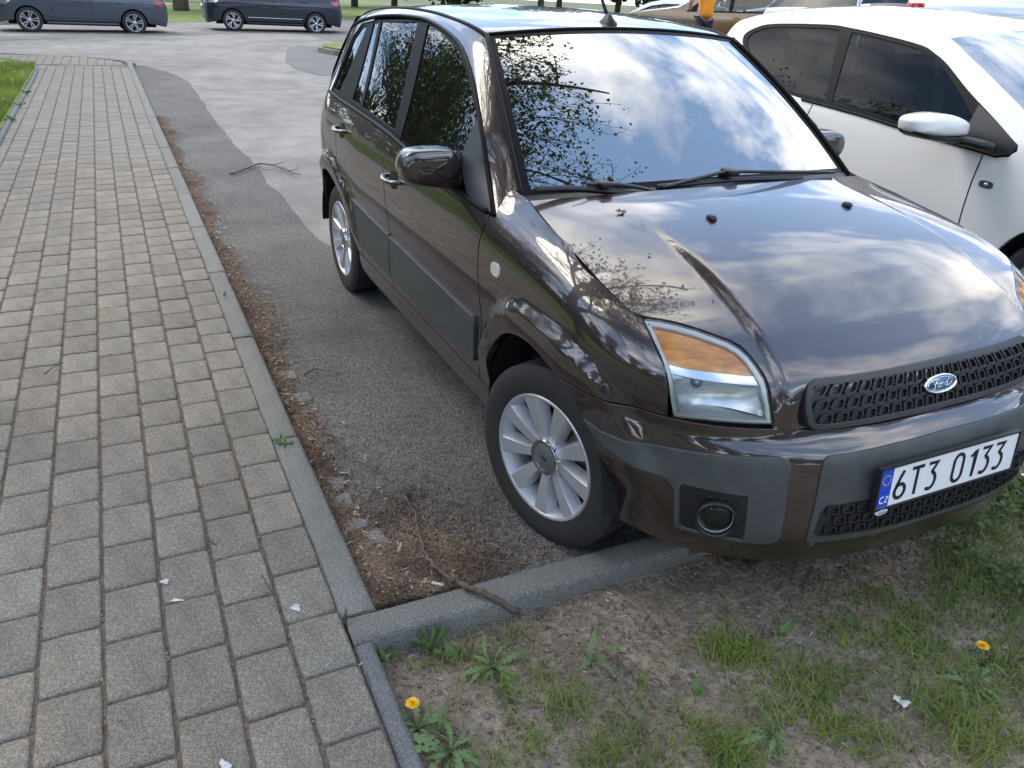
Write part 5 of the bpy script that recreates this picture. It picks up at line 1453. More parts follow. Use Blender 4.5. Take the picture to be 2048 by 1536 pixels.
# ------------------------------------------------------------------ upper car park
def park_z(x, y):
    return .065+(max(.15, min(1.0, .42+.05*(x+13)))-.065)*float(ss(4.3, 8.0, y))
xs_ = list(np.arange(-32, 4.1, 1.5)); ys_ = [4.3, 5, 5.8, 6.6, 7.4, 8.0, 12, 20, 40, 60]
cpk = MB().grid([[(x, y, park_z(x, y)) for y in ys_] for x in xs_]).build('car_park', M_ASPH2, None, fixn=False); tag(cpk, kind='structure')
bm = bmesh.new(); bm.from_mesh(cpk.data); bm.normal_update()
bm.faces.ensure_lookup_table()
if bm.faces[0].normal.z < 0: bmesh.ops.reverse_faces(bm, faces=bm.faces[:]); bm.to_mesh(cpk.data)
bm.free()
def park_car(name, label, u, dist, heading, paintm, H=1.5, belt=.93, hood=.90, wb=2.5, v_ref=None, z=None, est=False):
    b = bearing(u); p = camxy+b*dist; z = park_z(float(p[0]), float(p[1]))+.005
    root = empty(name, (float(p[0]), float(p[1]), z), (0, 0, heading)); tag(root, label, 'car')
    off = wb/2
    g = GCar([(.1, .76), (.25, .82), (.5, .86), (.75, .865), (.9, .855), (1.0, .83), (1.25, .74), (1.45, .65), (1.7, .54)], .80, -wb-.75, .6, .40)
    L1, L2 = .80, -wb-.75; bz = belt; hz = hood
    tail = [(-wb-.15, H-.07), (-wb-.45, H-.14), (L2+.16, bz+.12), (L2+.06, bz-.02)] if est else [(-wb+.1, H-.08), (-wb-.2, H-.16), (L2+.26, bz+.12), (L2+.08, bz+.0)]
    e = [(L1-.10, .22), (L1-.02, .42), (L1-.03, hz-.22), (L1-.16, hz-.08), (L1-.5, hz), (-.25, hz+.08), (-.45, hz+.11), (-.95, H-.22), (-1.2, H-.10), (-1.6, H-.03), (-2.0, H-.025)]+tail+[(L2+.02, .75), (L2+.02, .45), (L2+.10, .24)]
    band_ = [(-.62, bz+.02), (-1.0, H-.28), (-1.28, H-.17), (-1.65, H-.11), (-2.05, H-.10), (-wb+.05, H-.15), (-wb-.10, H-.24), (-wb-.2, bz+.12), (-wb, bz+.08), (-1.5, bz+.04)]
    gl = [[(-.80, bz+.05), (-1.05, H-.30), (-1.30, H-.20), (-1.48, H-.155), (-1.48, bz+.07)], [(-1.56, bz+.075), (-1.56, H-.15), (-2.0, H-.135), (-wb+.1, H-.17), (-wb+.05, bz+.11)]]
    gcar(root, g, e, [('front_fascia', 0, 3, paintm, (0, .02), (.10, .12)), ('hood', 3, 6, paintm, (.02, .05), (.12, .12)), ('windscreen', 6, 8, M_WSHIELD, (.05, .05), (.12, .05)), ('roof', 8, 12, paintm, (.05, .05), (.05, -.04)), ('rear_window', 12, 13, M_GLASS, (.05, .04), (-.04, -.05)), ('tailgate', 13, 17, paintm, (.04, 0), (-.05, -.08))],
         [(0, .31), (-wb, .31)], .36, .23, paintm, band_, gl, M_GLASS, res=.07, wheelproto=wt, wheel_y=.75)
    tl = [(L2+.06, bz+.0), (L2+.20, bz+.06), (L2+.30, bz-.08), (L2+.10, bz-.22)]
    panel('tail_light', tl, g.S, M_TAIL, root, res=.03, gap=0, off=.006, depth=.01, side=-1, mirror=True)
    rl = []
    for sg in (-1, 1):
        y0 = float(-g.S(np.array([L2+.06]), np.array([bz-.05]))[0][1])
        MB().box((L2-.03, sg*(y0-.10), bz-.08), (.05, .16, .20), bev=.02).build('tail_lamp', M_TAIL, root)
    MB().box((L2-.075, 0, bz-.28), (.01, .50, .11)).build('number_plate', M_WHITE, root, smooth=False)
    # move the origin's reference to the body centre
    ctr = Matrix.Rotation(heading, 3, 'Z') @ Vector((off, 0, 0))
    root.location = Vector(root.location)+ctr
    return root
M_TAIL = mat('tail_lamp_red', (.42, .012, .015), .15, 0, 1)
hd = math.atan2(-bearing(1450)[1], -bearing(1450)[0])
park_car('parked_suv', 'bronze brown car in the upper car park behind the person in orange', 1452, 19.0, math.radians(220), paint('bronze_paint', (.17, .105, .040), metal=.4), H=1.62, belt=1.0, hood=.98, wb=2.67, z=.40, est=True)
park_car('silver_car', 'pale silver car in the car park, left of the person in orange', 1325, 24.0, math.radians(205), paint('silver_paint', (.42, .43, .44), metal=.5), H=1.5, wb=2.6, z=.55)
park_car('blue_van', 'bright blue van in the car park behind the bronze car', 1600, 25.0, math.radians(232), paint('blue_paint', (.02, .14, .42), metal=.3), H=1.86, belt=1.30, hood=1.22, wb=2.7, z=.86, est=True)
park_car('grey_hatchback', 'grey hatchback between the blue car and the white roof, in the car park', 1690, 17.8, math.radians(112), paint('grey_paint', (.16, .16, .165), metal=.4), H=1.5, wb=2.5, z=.60)
park_car('dark_estate', 'black estate with red tail lamps in the car park', 1872, 16.0, math.radians(118), paint('black_paint', (.012, .012, .014), metal=.2), H=1.5, wb=2.6, z=.74, est=True)
park_car('silver_hatchback', 'silver hatchback with red tail lamps at the top right corner', 2008, 13.2, math.radians(116), paint('pale_blue_silver_paint', (.40, .45, .52), metal=.5), H=1.47, wb=2.45, z=.80)

# ------------------------------------------------------------------ person in the car park
def person():
    b = bearing(1406); p = camxy+b*16.6; z0 = park_z(float(p[0]), float(p[1]))
    face = math.atan2(-b[1], -b[0])+math.radians(205)
    root = empty('person', (float(p[0]), float(p[1]), z0), (0, 0, face)); tag(root, 'person in an orange T-shirt standing between parked cars, arm raised', 'person')
    skin = mat('skin', (.50, .30, .21), .5); shirt = mat('orange_cotton', (.85, .30, .02), .85); jeans = mat('dark_jeans', (.03, .035, .05), .9); hair = mat('brown_hair', (.05, .03, .02), .6)
    noise_mix(shirt, (.78, .26, .015), (.92, .36, .03), 12)
    def skinned(name, J, Ed, m, sub=2):
        me = bpy.data.meshes.new(name); me.from_pydata([j[0] for j in J], Ed, [])
        o = bpy.data.objects.new(name, me); COL.objects.link(o); o.parent = root
        md = o.modifiers.new('s', 'SKIN'); md.use_smooth_shade = True
        for i, j in enumerate(J):
            me.skin_vertices[0].data[i].radius = j[1]; me.skin_vertices[0].data[i].use_root = (i == 0)
        sb = o.modifiers.new('u', 'SUBSURF'); sb.levels = sub; sb.render_levels = sub
        me.materials.append(m); return o
    # x forward, y left
    bodyJ = [((0, 0, .95), (.13, .10)), ((0, 0, 1.15), (.14, .10)), ((0, 0, 1.36), (.16, .11)), ((0, 0, 1.47), (.07, .06)), ((.01, 0, 1.55), (.055, .055)), ((.03, 0, 1.63), (.075, .09)), ((.025, 0, 1.72), (.07, .085)),
             ((0, .19, 1.40), (.06, .06)), ((.02, .30, 1.15), (.045, .045)), ((.20, .24, 1.02), (.035, .035)), ((.28, .20, 1.00), (.03, .022)),
             ((0, -.19, 1.40), (.06, .06)), ((.06, -.33, 1.17), (.045, .045)), ((.25, -.25, 1.28), (.035, .035)), ((.33, -.20, 1.33), (.03, .022)),
             ((0, .09, .88), (.085, .085)), ((.02, .10, .48), (.06, .06)), ((-.01, .10, .10), (.04, .045)), ((.12, .11, .04), (.04, .03)),
             ((0, -.09, .88), (.085, .085)), ((.02, -.10, .48), (.06, .06)), ((-.01, -.10, .10), (.04, .045)), ((.12, -.11, .04), (.04, .03))]
    Ed = [(0, 1), (1, 2), (2, 3), (3, 4), (4, 5), (5, 6), (2, 7), (7, 8), (8, 9), (9, 10), (2, 11), (11, 12), (12, 13), (13, 14), (0, 15), (15, 16), (16, 17), (17, 18), (0, 19), (19, 20), (20, 21), (21, 22)]
    # fingers: short chains from each hand
    for hi, (hx, hy, hz), sg in ((10, (.28, .20, 1.00), 1), (14, (.33, -.20, 1.33), -1)):
        for k, (dy, L) in enumerate(((-.025, .06), (-.008, .075), (.009, .072), (.025, .055))):
            i = len(bodyJ); bodyJ.append(((hx+.045, hy+dy, hz+.0), (.009, .009))); bodyJ.append(((hx+.045+L, hy+dy*1.2, hz-.02), (.007, .007))); Ed += [(hi, i), (i, i+1)]
        i = len(bodyJ); bodyJ.append(((hx+.02, hy-sg*.05, hz+.02), (.009, .009))); Ed.append((hi, i))
    skinned('body', bodyJ, Ed, skin)
    shirtJ = [((0, 0, .84), (.21, .15)), ((0, 0, 1.02), (.205, .145)), ((0, 0, 1.22), (.20, .14)), ((0, 0, 1.38), (.205, .13)), ((0, 0, 1.455), (.10, .09)), ((.0, .20, 1.405), (.085, .08)), ((.012, .275, 1.24), (.078, .075)), ((.0, -.20, 1.405), (.085, .08)), ((.035, -.29, 1.26), (.078, .075))]
    skinned('t_shirt', shirtJ, [(0, 1), (1, 2), (2, 3), (3, 4), (3, 5), (5, 6), (3, 7), (7, 8)], shirt)
    trJ = [((0, 0, .92), (.15, .115)), ((0, .09, .82), (.105, .10)), ((.02, .10, .48), (.078, .078)), ((-.01, .10, .09), (.065, .065)), ((0, -.09, .82), (.105, .10)), ((.02, -.10, .48), (.078, .078)), ((-.01, -.10, .09), (.065, .065))]
    skinned('trousers', trJ, [(0, 1), (1, 2), (2, 3), (0, 4), (4, 5), (5, 6)], jeans)
    hr = MB().lathe([(.0001, .105), (.05, .095), (.085, .06), (.097, .01), (.093, -.03), (.085, -.05)], 20, 'z', (.012, 0, 1.705)).build('hair', hair, root)
    hr.data.transform(Matrix.Translation((0, 0, 0)))
    nose = MB(); nose.tube([(.105, 0, 1.665), (.13, 0, 1.635), (.112, 0, 1.625)], [.010, .015, .012], 6); nose.build('nose', skin, root)
    for sg in (-1, 1):
        MB().lathe([(.0001, .008), (.010, .006), (.013, 0)], 10, 'x', (.095, sg*.034, 1.672)).build('eye', mat('eye_dark', (.03, .02, .015), .2), root)
        MB().tube([(.02, sg*.088, 1.69), (.012, sg*.098, 1.67), (.02, sg*.09, 1.64)], .012, 6).build('ear', skin, root)
    MB().tube([(.10, -.025, 1.598), (.108, 0, 1.597), (.10, .025, 1.598)], .006, 6).build('mouth', mat('lips', (.42, .16, .13), .5), root)
person()
for proto in (wt, wv):
    def kill(o):
        for c in list(o.children): kill(c)
        bpy.data.objects.remove(o)
    kill(proto)
# ------------------------------------------------------------------ trees
def leafmat(name, c1, c2, rough=.55):
    m = mat(name, c1, rough); noise_mix(m, c1, c2, .9, 4, coord='Object'); island_vary(m, .35)
    N, L, b = nd(m)
    out = [n for n in N if n.type == 'OUTPUT_MATERIAL'][0]; tr = N.new('ShaderNodeBsdfTranslucent'); mx = N.new('ShaderNodeMixShader'); mx.inputs[0].default_value = .42
    L.new(b.inputs['Base Color'].links[0].from_socket, tr.inputs[0]); L.new(b.outputs[0], mx.inputs[1]); L.new(tr.outputs[0], mx.inputs[2]); L.new(mx.outputs[0], out.inputs[0])
    return m
M_BARK = mat('bark', (.09, .065, .045), .9); noise_mix(M_BARK, (.045, .034, .025), (.15, .115, .085), 8, 8, .7, stretch=(1, 1, .25)); bump(M_BARK, 20, .9, .03)
M_LEAF1 = leafmat('young_leaves', (.055, .085, .018), (.12, .155, .035)); M_LEAF2 = leafmat('dense_leaves', (.022, .042, .010), (.065, .095, .022))
def rand_rot(n, rng):
    q = rng.normal(size=(n, 4)); q /= np.linalg.norm(q, axis=1)[:, None]; w, x, y, z = q.T
    return np.stack([np.stack([1-2*(y*y+z*z), 2*(x*y-z*w), 2*(x*z+y*w)], -1), np.stack([2*(x*y+z*w), 1-2*(x*x+z*z), 2*(y*z-x*w)], -1), np.stack([2*(x*z-y*w), 2*(y*z+x*w), 1-2*(x*x+y*y)], -1)], 1)
LEAF6 = np.array([(-.5, 0, 0), (-.15, .32, .05), (.2, .30, .04), (.55, 0, -.05), (.2, -.30, .04), (-.15, -.32, .05)])
def leaves(C, size, rng, shape=LEAF6):
    n = len(C); R_ = rand_rot(n, rng); s = size*(.6+.8*rng.random(n)); V = np.einsum('nij,kj->nki', R_, shape)*s[:, None, None]+C[:, None, :]
    k = len(shape); F = np.arange(n*k).reshape(n, k); return V.reshape(-1, 3), F
def branch_tree(seed, base, height, lean, nlev=5, spread=1.0, limb0=.16, keep=None, seg=.55):
    """Recursive limbs; returns a MB of wood and an array of twig tips."""
    r = random.Random(seed); mb = MB(); tips = []
    def grow(p, d, L, rad, lev):
        n = max(2, int(L/seg)); pts = [p]; q = Vector(p); dd = Vector(d)
        for i in range(n):
            dd = (dd+Vector((r.uniform(-.22, .22), r.uniform(-.22, .22), r.uniform(-.12, .16)))*(.6 if lev else .25)).normalized()
            q = q+dd*(L/n); pts.append(tuple(q))
        if keep and lev >= 2 and not keep(q): return
        rs = [max(.0045, rad*(1-.5*i/n)) for i in range(n+1)]
        mb.tube(pts, rs, 7 if lev < 2 else (5 if lev < 4 else 3), cap=False)
        if lev >= nlev:
            for k in range(1, n+1): tips.append(pts[k])
            return
        kids = (3 if lev == 0 else r.randint(2, 4)) + (1 if lev == 1 else 0)
        for k in range(kids):
            t = .35+.65*(k+r.random()*.5)/kids; i = min(n, max(1, int(t*n))); pp = Vector(pts[i])
            ax = Vector((r.uniform(-1, 1), r.uniform(-1, 1), r.uniform(-.5, .8))).normalized()
            nd_ = (dd*(.75 if lev else .6)+ax*(.85*spread)).normalized()
            if lev == 0: nd_ = (nd_+Vector(lean)*.55+Vector((0, 0, .25))).normalized()
            grow(tuple(pp), nd_, L*r.uniform(.58, .78), rs[i]*r.uniform(.62, .82), lev+1)
        grow(pts[-1], dd, L*.7, rs[-1], lev+1)
    grow(base, (lean[0]*.15, lean[1]*.15, 1), height, limb0, 0)
    return mb, np.array(tips)
def tree(name, label, base, height, lean, leafm, size, per, seed, nlev=5, limb0=.16, spread=1.0, keep=None, group=None, jitter=.16):
    root = empty(name, base); tag(root, label, 'tree', group)
    mb, tips = branch_tree(seed, (0, 0, -.1), height, lean, nlev, spread, limb0, keep)
    mb.build('trunk', M_BARK, root)
    rng = np.random.default_rng(seed); C = np.repeat(tips, per, axis=0); C = C+rng.normal(size=C.shape)*jitter
    V, F = leaves(C, size, rng); mesh_np('crown', V, F, leafm, root)
    return root, len(C)
# spring tree beside the pavement whose branches hang over the parked cars
bx, by = -1.7, -3.15
def keep_over(q):
    x, y, z = q.x+bx, q.y+by, q.z
    if z < 3.0 or z > 9.5: return False
    lim = 1.3+2.0*float(ss(-2.6, -.3, x)) if x > -3.2 else 5.0
    return y < lim
t1, nl = tree('spring_tree', 'tall tree with sparse young leaves beside the pavement, mirrored in the windscreen', (bx, by, .07), 4.0, (-.05, 1.15, .0), M_LEAF1, .058, 4, 5, nlev=6, limb0=.19, spread=.95, keep=keep_over, jitter=.06)
# two trees on the far lawn whose trunks stand behind the street
def crown_tree(name, label, base, H, rad, trunk_r, seed, nleaf=5000, leaf=.30, leafm=None, group=None):
    root = empty(name, base); tag(root, label, 'tree', group); rng = np.random.default_rng(seed); r = random.Random(seed)
    mb = MB(); top = H*.85
    mb.tube([(0, 0, -.2), (.05, .02, H*.12), (.0, .08, H*.3), (.1, -.05, H*.55), (0, 0, top)], [trunk_r*1.25, trunk_r, trunk_r*.8, trunk_r*.5, trunk_r*.12], 10)
    blobs = []
    for k in range(11):
        a = r.uniform(0, 6.28); h = r.uniform(.32, .95)*H; rr = rad*r.uniform(.25, .85)*math.sin(min(1, (1-(h/H-.55)**2*3))*1.4)
        c = (rr*math.cos(a), rr*math.sin(a), h); blobs.append((c, rad*r.uniform(.34, .55)))
        mb.tube([(0, 0, h*.55), (c[0]*.5, c[1]*.5, h*.82), c], [trunk_r*.35, trunk_r*.22, trunk_r*.08], 5)
    mb.build('trunk', M_BARK, root)
    C = []
    for c, q in blobs:
        n = nleaf//len(blobs); d = rng.normal(size=(n, 3)); d /= np.linalg.norm(d, axis=1)[:, None]; C.append(np.array(c)+d*(q*np.power(rng.random(n), .4))[:, None]*np.array((1, 1, .8)))
    V, F = leaves(np.concatenate(C), leaf, rng); mesh_np('crown', V, F, leafm or M_LEAF2, root); return root
lt, _n = tree('lawn_tree', 'nearest leafy tree of the row on the left lawn', (-9.5, -7.0, .05), 3.0, (.1, .1, .1), M_LEAF1, .075, 4, 13, nlev=5, limb0=.17, spread=1.1, group='trees on the left lawn', jitter=.16)
for i, (x, y, sc_, rz) in enumerate(((-15, -7.6, 1.05, 2.0), (-21, -8.4, .95, 4.1), (-28, -10, 1.15, 5.3))):
    c = clone(lt); c['label'] = ('second leafy tree along the left lawn', 'third leafy tree along the left lawn', 'farthest leafy tree along the left lawn')[i]; c.location = (x, y, .05); c.scale = (sc_,)*3; c.rotation_euler = (0, 0, rz)
crown_tree('lawn_tree', 'tree trunk on the lawn between the two far cars', (-45, 1.95, 0), 11, 4.2, .33, 21)
crown_tree('lawn_tree', 'tree trunk on the lawn behind the navy SUV', (-44.5, 9.1, 0), 10, 4.0, .38, 22)
# wood that closes the view all round (seen in the car's paint and glass)
def wood():
    rng = np.random.default_rng(5); r = random.Random(5); C = []; cores = MB()
    ring = []
    for k in range(22): ring.append((-62+r.uniform(-4, 4), -40+4.6*k, r.uniform(8, 12)))          # beyond the street
    for k in range(17): ring.append((-56+4.9*k, 52+r.uniform(-4, 4), r.uniform(8, 13)))            # beyond the car park
    for k in range(13): ring.append((24+r.uniform(-3, 3), -30+6*k, r.uniform(8, 12)))               # behind the viewer
    for k in range(9): ring.append((-44+8*k, -27+r.uniform(-3, 3), r.uniform(9, 13)))              # left of the path
    for x, y, H in ring:
        for j in range(7):
            a = r.uniform(0, 6.28); rr = r.uniform(0, 2.6); c = np.array((x+rr*math.cos(a), y+rr*math.sin(a), H*r.uniform(.22, .85))); q = r.uniform(1.5, 2.6)
            n = 330; d = rng.normal(size=(n, 3)); d /= np.linalg.norm(d, axis=1)[:, None]; C.append(c+d*(q*np.power(rng.random(n), .45))[:, None])
        cores.tube([(x, y, -.2), (x+.2, y, H*.4), (x, y+.2, H*.8)], [.28, .2, .05], 7)
    V, F = leaves(np.concatenate(C), .55, rng); o = mesh_np('wood', V, F, M_LEAF2); tag(o, 'belt of leafy trees closing the view all round', 'trees', kind='stuff')
    cores.build('wood_trunks', M_BARK, o)
wood()
# low hedge line behind the cars' rear of the car park and along the left lawn
def hedge(name, label, a, b, w, h, n, seed, leaf=.10):
    rng = np.random.default_rng(seed); t = rng.random(n)[:, None]; a = np.array(a, float); b = np.array(b, float); d = (b-a)/np.linalg.norm(b-a); nn = np.array((-d[1], d[0]))
    u = rng.uniform(-1, 1, n); z = rng.random(n); keepm = np.abs(u)**3+np.abs(z*2-1)**4*.6 < 1.1
    P = np.concatenate([a+(b-a)*t+nn*(u*w*.5*(1+.12*np.sin(t[:, 0]*40)))[:, None], (.05+z*h*(1+.1*np.sin(t[:, 0]*57)))[:, None]], 1)[keepm]
    V, F = leaves(P, leaf, rng); o = mesh_np(name, V, F, M_LEAF2); tag(o, label, 'hedge'); 
    mb = MB(); r = random.Random(seed)
    for k in range(40):
        q = a+(b-a)*r.random(); mb.tube([(q[0], q[1], 0), (q[0]+r.uniform(-.2, .2), q[1]+r.uniform(-.2, .2), h*.8)], [.02, .006], 4)
    mb.build('stems', M_BARK, o); return o
hedge('hedge', 'dark clipped hedge along the back of the left lawn', (6, -8.2), (-22, -8.6), 1.3, 1.7, 26000, 3, .13)

# ------------------------------------------------------------------ plants and litter
M_GRASS = leafmat('grass_blades', (.095, .15, .022), (.25, .31, .06)); M_GRASS2 = leafmat('dry_grass', (.20, .17, .07), (.32, .27, .13))
M_DLEAF = leafmat('dandelion_leaf', (.125, .205, .075), (.24, .34, .13)); M_DYEL = mat('dandelion_yellow', (.85, .52, .01), .6)
M_STEM = mat('pale_green_stem', (.16, .20, .07), .6)
def blades(P, L, w, rng, lean=.5, segs=3):
    """P: roots (n,3); curved tapering blades."""
    n = len(P); a = rng.uniform(0, 2*math.pi, n); d = np.stack([np.cos(a), np.sin(a), np.zeros(n)], 1); sd = np.stack([-np.sin(a), np.cos(a), np.zeros(n)], 1)
    l = L*(.5+.9*rng.random(n)); b = lean*(.3+1.2*rng.random(n)); V = []
    for i in range(segs+1):
        t = i/segs; c = P+d*(l*b*t*t)[:, None]+np.array((0, 0, 1))*(l*(t-.35*b*t*t))[:, None]; ww = w*(1-t**1.5)*.5+.0002
        V.append(c-sd*ww); V.append(c+sd*ww)
    V = np.stack(V, 1); k = 2*(segs+1); base = np.arange(n)[:, None]*k; F = []
    for i in range(segs): F.append(base+np.array([2*i, 2*i+1, 2*i+3, 2*i+2])[None])
    return V.reshape(-1, 3), np.concatenate(F)
rg = np.random.default_rng(42)
# lawn grass at the left (blades thin out with distance)
n = 42000; x = -5.5-9.6*rg.random(n)**1.15; y = -2.95-.02-2.2*rg.random(n)**1.3
V, F = blades(np.stack([x, y, np.full(n, .07)], 1), .075, .010, rg, .5, 2); tag(mesh_np('lawn_grass', V, F, M_GRASS), 'short green lawn grass left of the pavement', 'grass', kind='stuff')
# grass tufts on the soil: positions follow the photograph
tufts = [(920, 1300, 90, .05), (1010, 1265, 60, .05), (960, 1345, 60, .05), (1010, 1390, 70, .05), (1120, 1420, 100, .07), (1150, 1400, 80, .06), (1060, 1480, 80, .06), (1290, 1380, 40, .05), (1450, 1300, 160, .08), (1480, 1310, 140, .07), (1440, 1500, 130, .06), (1470, 1520, 110, .06), (1580, 1340, 100, .08), (1620, 1400, 120, .09), (1680, 1360, 90, .08), (1650, 1450, 100, .08), (1750, 1480, 130, .08), (1800, 1290, 150, .10), (1850, 1310, 110, .08), (1860, 1400, 120, .09), (1900, 1450, 120, .09), (1960, 1400, 130, .09), (2010, 1330, 120, .09), (2040, 1360, 100, .09), (1990, 1480, 110, .09), (1930, 1510, 100, .09), (1320, 1530, 110, .07), (1220, 1500, 70, .06), (1180, 1515, 70, .06), (1840, 1240, 80, .07), (1760, 1200, 60, .07), (1900, 1200, 120, .09), (1960, 1180, 140, .10), (2010, 1150, 150, .1), (1920, 1120, 120, .1), (1990, 1080, 160, .1), (2040, 1030, 160, .1), (1950, 1060, 100, .09), (1880, 1150, 80, .08), (2040, 1200, 120, .1), (2030, 1260, 100, .09), (1700, 1280, 60, .06), (1380, 1440, 50, .05), (1530, 1420, 60, .06), (870, 1230, 22, .02), (850, 1330, 30, .04), (1000, 1530, 60, .06), (1080, 1350, 40, .05), (1250, 1440, 50, .06)]
rootsA = []
for u, v, k, sp in tufts:
    c = gp(u, v, .0); q = c[:2]+rg.normal(size=(int(k*(.9+.4*(u > 1400))), 2))*sp*.55
    rootsA.append(q)
nsp = 12500; q = np.stack([rg.uniform(.42, 1.5, nsp), rg.uniform(-1.3, 2.2, nsp)], 1)
dens_ = pnoise(q[:, 0], q[:, 1], 3.2, 7.7)+.9*ss(-.6, 1.0, q[:, 1])-.35*ss(.75, .45, q[:, 0]); q = q[(dens_ > rg.uniform(-.1, 1.0, nsp))]
rootsA.append(q); Q = np.concatenate(rootsA); Q = Q[(Q[:, 0] > .40)]
Zq = soil_z(Q[:, 0], Q[:, 1]); V, F = blades(np.column_stack([Q, Zq-.004]), .050, .0034, rg, .85, 3)
tag(mesh_np('grass_tufts', V, F, M_GRASS), 'thin tufts of green grass on the bare soil', 'grass', kind='stuff')
nd_ = 1500; q = np.stack([rg.uniform(.40, 1.4, nd_), rg.uniform(-1.40, 1.9, nd_)], 1); Zq = soil_z(q[:, 0], q[:, 1])
V, F = blades(np.column_stack([q, Zq+.002]), .05, .0022, rg, 2.6, 3); tag(mesh_np('dry_grass', V, F, M_GRASS2), 'dry straw-coloured grass bits on the soil', 'straw', kind='stuff')
# clover-like ground cover at the far right of the soil
nc = 11000; cx = np.stack([rg.uniform(.42, 1.15, nc), rg.uniform(.35, 2.3, nc)], 1)
kk = pnoise(cx[:, 0], cx[:, 1], 2.6, 2.2)+.8*ss(.2, 1.2, cx[:, 1]) > rg.uniform(-.1, .9, nc); cx = cx[kk]
C = np.column_stack([cx, soil_z(cx[:, 0], cx[:, 1])+rg.uniform(.005, .05, len(cx))])
nC = len(C); an = rg.uniform(0, 6.28, nC); sh = np.array([(math.cos(t), math.sin(t), 0) for t in np.linspace(0, 2*math.pi, 7)[:-1]])
tl_ = rg.normal(size=(nC, 2))*.35; Vc = sh[None]*(.005+.007*rg.random(nC))[:, None, None]; Vc[:, :, 2] = Vc[:, :, 0]*tl_[:, :1]+Vc[:, :, 1]*tl_[:, 1:]
tag(mesh_np('ground_cover', (Vc+C[:, None]).reshape(-1, 3), np.arange(nC*6).reshape(nC, 6), leafmat('cover_leaf', (.045, .085, .016), (.11, .165, .035))), 'low leafy ground cover at the right of the soil bed', 'ground cover', kind='stuff')

def dleaf_mesh(seed, L=.13, W_=.034):
    r = random.Random(seed); n = 15; V = []; F = []
    for i in range(n+1):
        t = i/n; base = W_*math.sin(math.pi*min(1, t*1.02)**1.35)*(.35+.65*t)+.0015; tooth = (1.15 if i % 2 else .45) if .12 < t < .86 else 1.0
        w = base*tooth*(1+r.uniform(-.12, .12)); back = -.012*(1 if i % 2 else 0)*(1 if t < .86 else 0); z = .045*math.sin(t*2.2)-.06*t*t
        x = L*t
        V += [(x+back, -w/2, z+.006*abs(math.sin(i*2.1))), (x, 0, z), (x+back, w/2, z+.006*abs(math.cos(i*1.7)))]
    for i in range(n):
        a = 3*i; F += [(a, a+1, a+4, a+3), (a+1, a+2, a+5, a+4)]
    me = bpy.data.meshes.new('leaf'); me.from_pydata(V, [], F); me.materials.append(M_DLEAF); me.polygons.foreach_set('use_smooth', [True]*len(F)); me.update(); return me
DL = [dleaf_mesh(i, .10+.02*i, .028+.004*(i % 3)) for i in range(5)]
def plain_leaf(L, W_):
    n = 8; V = []; F = []
    for i in range(n+1):
        t = i/n; w = W_*math.sin(math.pi*t**.8)+.001; V += [(L*t, -w/2, .03*t+.004), (L*t, 0, .03*t-.03*t*t), (L*t, w/2, .03*t+.004)]
    for i in range(n): a = 3*i; F += [(a, a+1, a+4, a+3), (a+1, a+2, a+5, a+4)]
    me = bpy.data.meshes.new('leaf'); me.from_pydata(V, [], F); me.materials.append(M_DLEAF); me.polygons.foreach_set('use_smooth', [True]*len(F)); me.update(); return me
PLF = [plain_leaf(.09, .035), plain_leaf(.065, .03)]
def flower_head(c, R=.017):
    V = []; F = []; r = random.Random(4)
    for ring, (rad, h, cnt) in enumerate(((1.0, .004, 26), (.75, .009, 22), (.5, .012, 16), (.25, .013, 10))):
        for k in range(cnt):
            a = 2*math.pi*k/cnt+ring*.2+r.uniform(-.08, .08); w = .0022; ca, sa = math.cos(a), math.sin(a); L = R*rad*r.uniform(.88, 1.1); b = len(V)
            V += [(c[0]-sa*w*.4, c[1]+ca*w*.4, c[2]+.003), (c[0]+sa*w*.4, c[1]-ca*w*.4, c[2]+.003), (c[0]+ca*L+sa*w*.6, c[1]+sa*L-ca*w*.6, c[2]+h), (c[0]+ca*L-sa*w*.6, c[1]+sa*L+ca*w*.6, c[2]+h)]; F.append((b, b+1, b+2, b+3))
    return V, F
def weed(name, label, cat, u, v, leavesn, meshes, sc=1.0, flower=None, a0=0.0, span=6.28, pitch=(-.35, .1), group=None):
    c = gp(u, v, .01); z = sz_at(c[0], c[1]) if c[0] > .33 and c[1] > -1.43 else .05
    root = empty(name, (float(c[0]), float(c[1]), z)); tag(root, label, cat, group); r = random.Random(int(u*7+v))
    if leavesn > 6: leavesn += 5
    for k in range(leavesn):
        o = bpy.data.objects.new('leaf', r.choice(meshes)); COL.objects.link(o); o.parent = root
        s_ = sc*.85*r.uniform(.55, 1.15); o.scale = (s_, s_, s_); o.rotation_euler = (r.uniform(-.6, .6), r.uniform(*pitch), a0+span*(k+r.uniform(-.25, .25))/leavesn); o.location = (0, 0, .003)
    if flower:
        fx, fy, fz = flower
        MB().tube([(0, 0, 0), (fx*.4, fy*.4, fz*.6), (fx, fy, fz)], .0022, 6).build('stem', M_STEM, root)
        V, F = flower_head((fx, fy, fz)); mesh_obj('flower', V, F, M_DYEL, root)
    return root
weed('dandelion', 'dandelion with one yellow flower beside the garden edging', 'weed', 835, 1455, 8, DL, .9, flower=(-.02, -.005, .075))
weed('dandelion', 'dandelion with one yellow flower at the right of the soil bed', 'weed', 1965, 1330, 5, DL, .8, flower=(-.015, -.005, .06))
weed('dandelion', 'dandelion rosette of toothed leaves in the middle left of the soil', 'weed', 985, 1335, 10, DL, .85)
weed('dandelion', 'large dandelion rosette at the bottom edge beside the edging', 'weed', 900, 1500, 12, DL, 1.0)
weed('dandelion', 'yellow-green dandelion with upright leaves left of centre of the soil', 'weed', 1180, 1325, 5, DL, .95, pitch=(-.9, -.3))
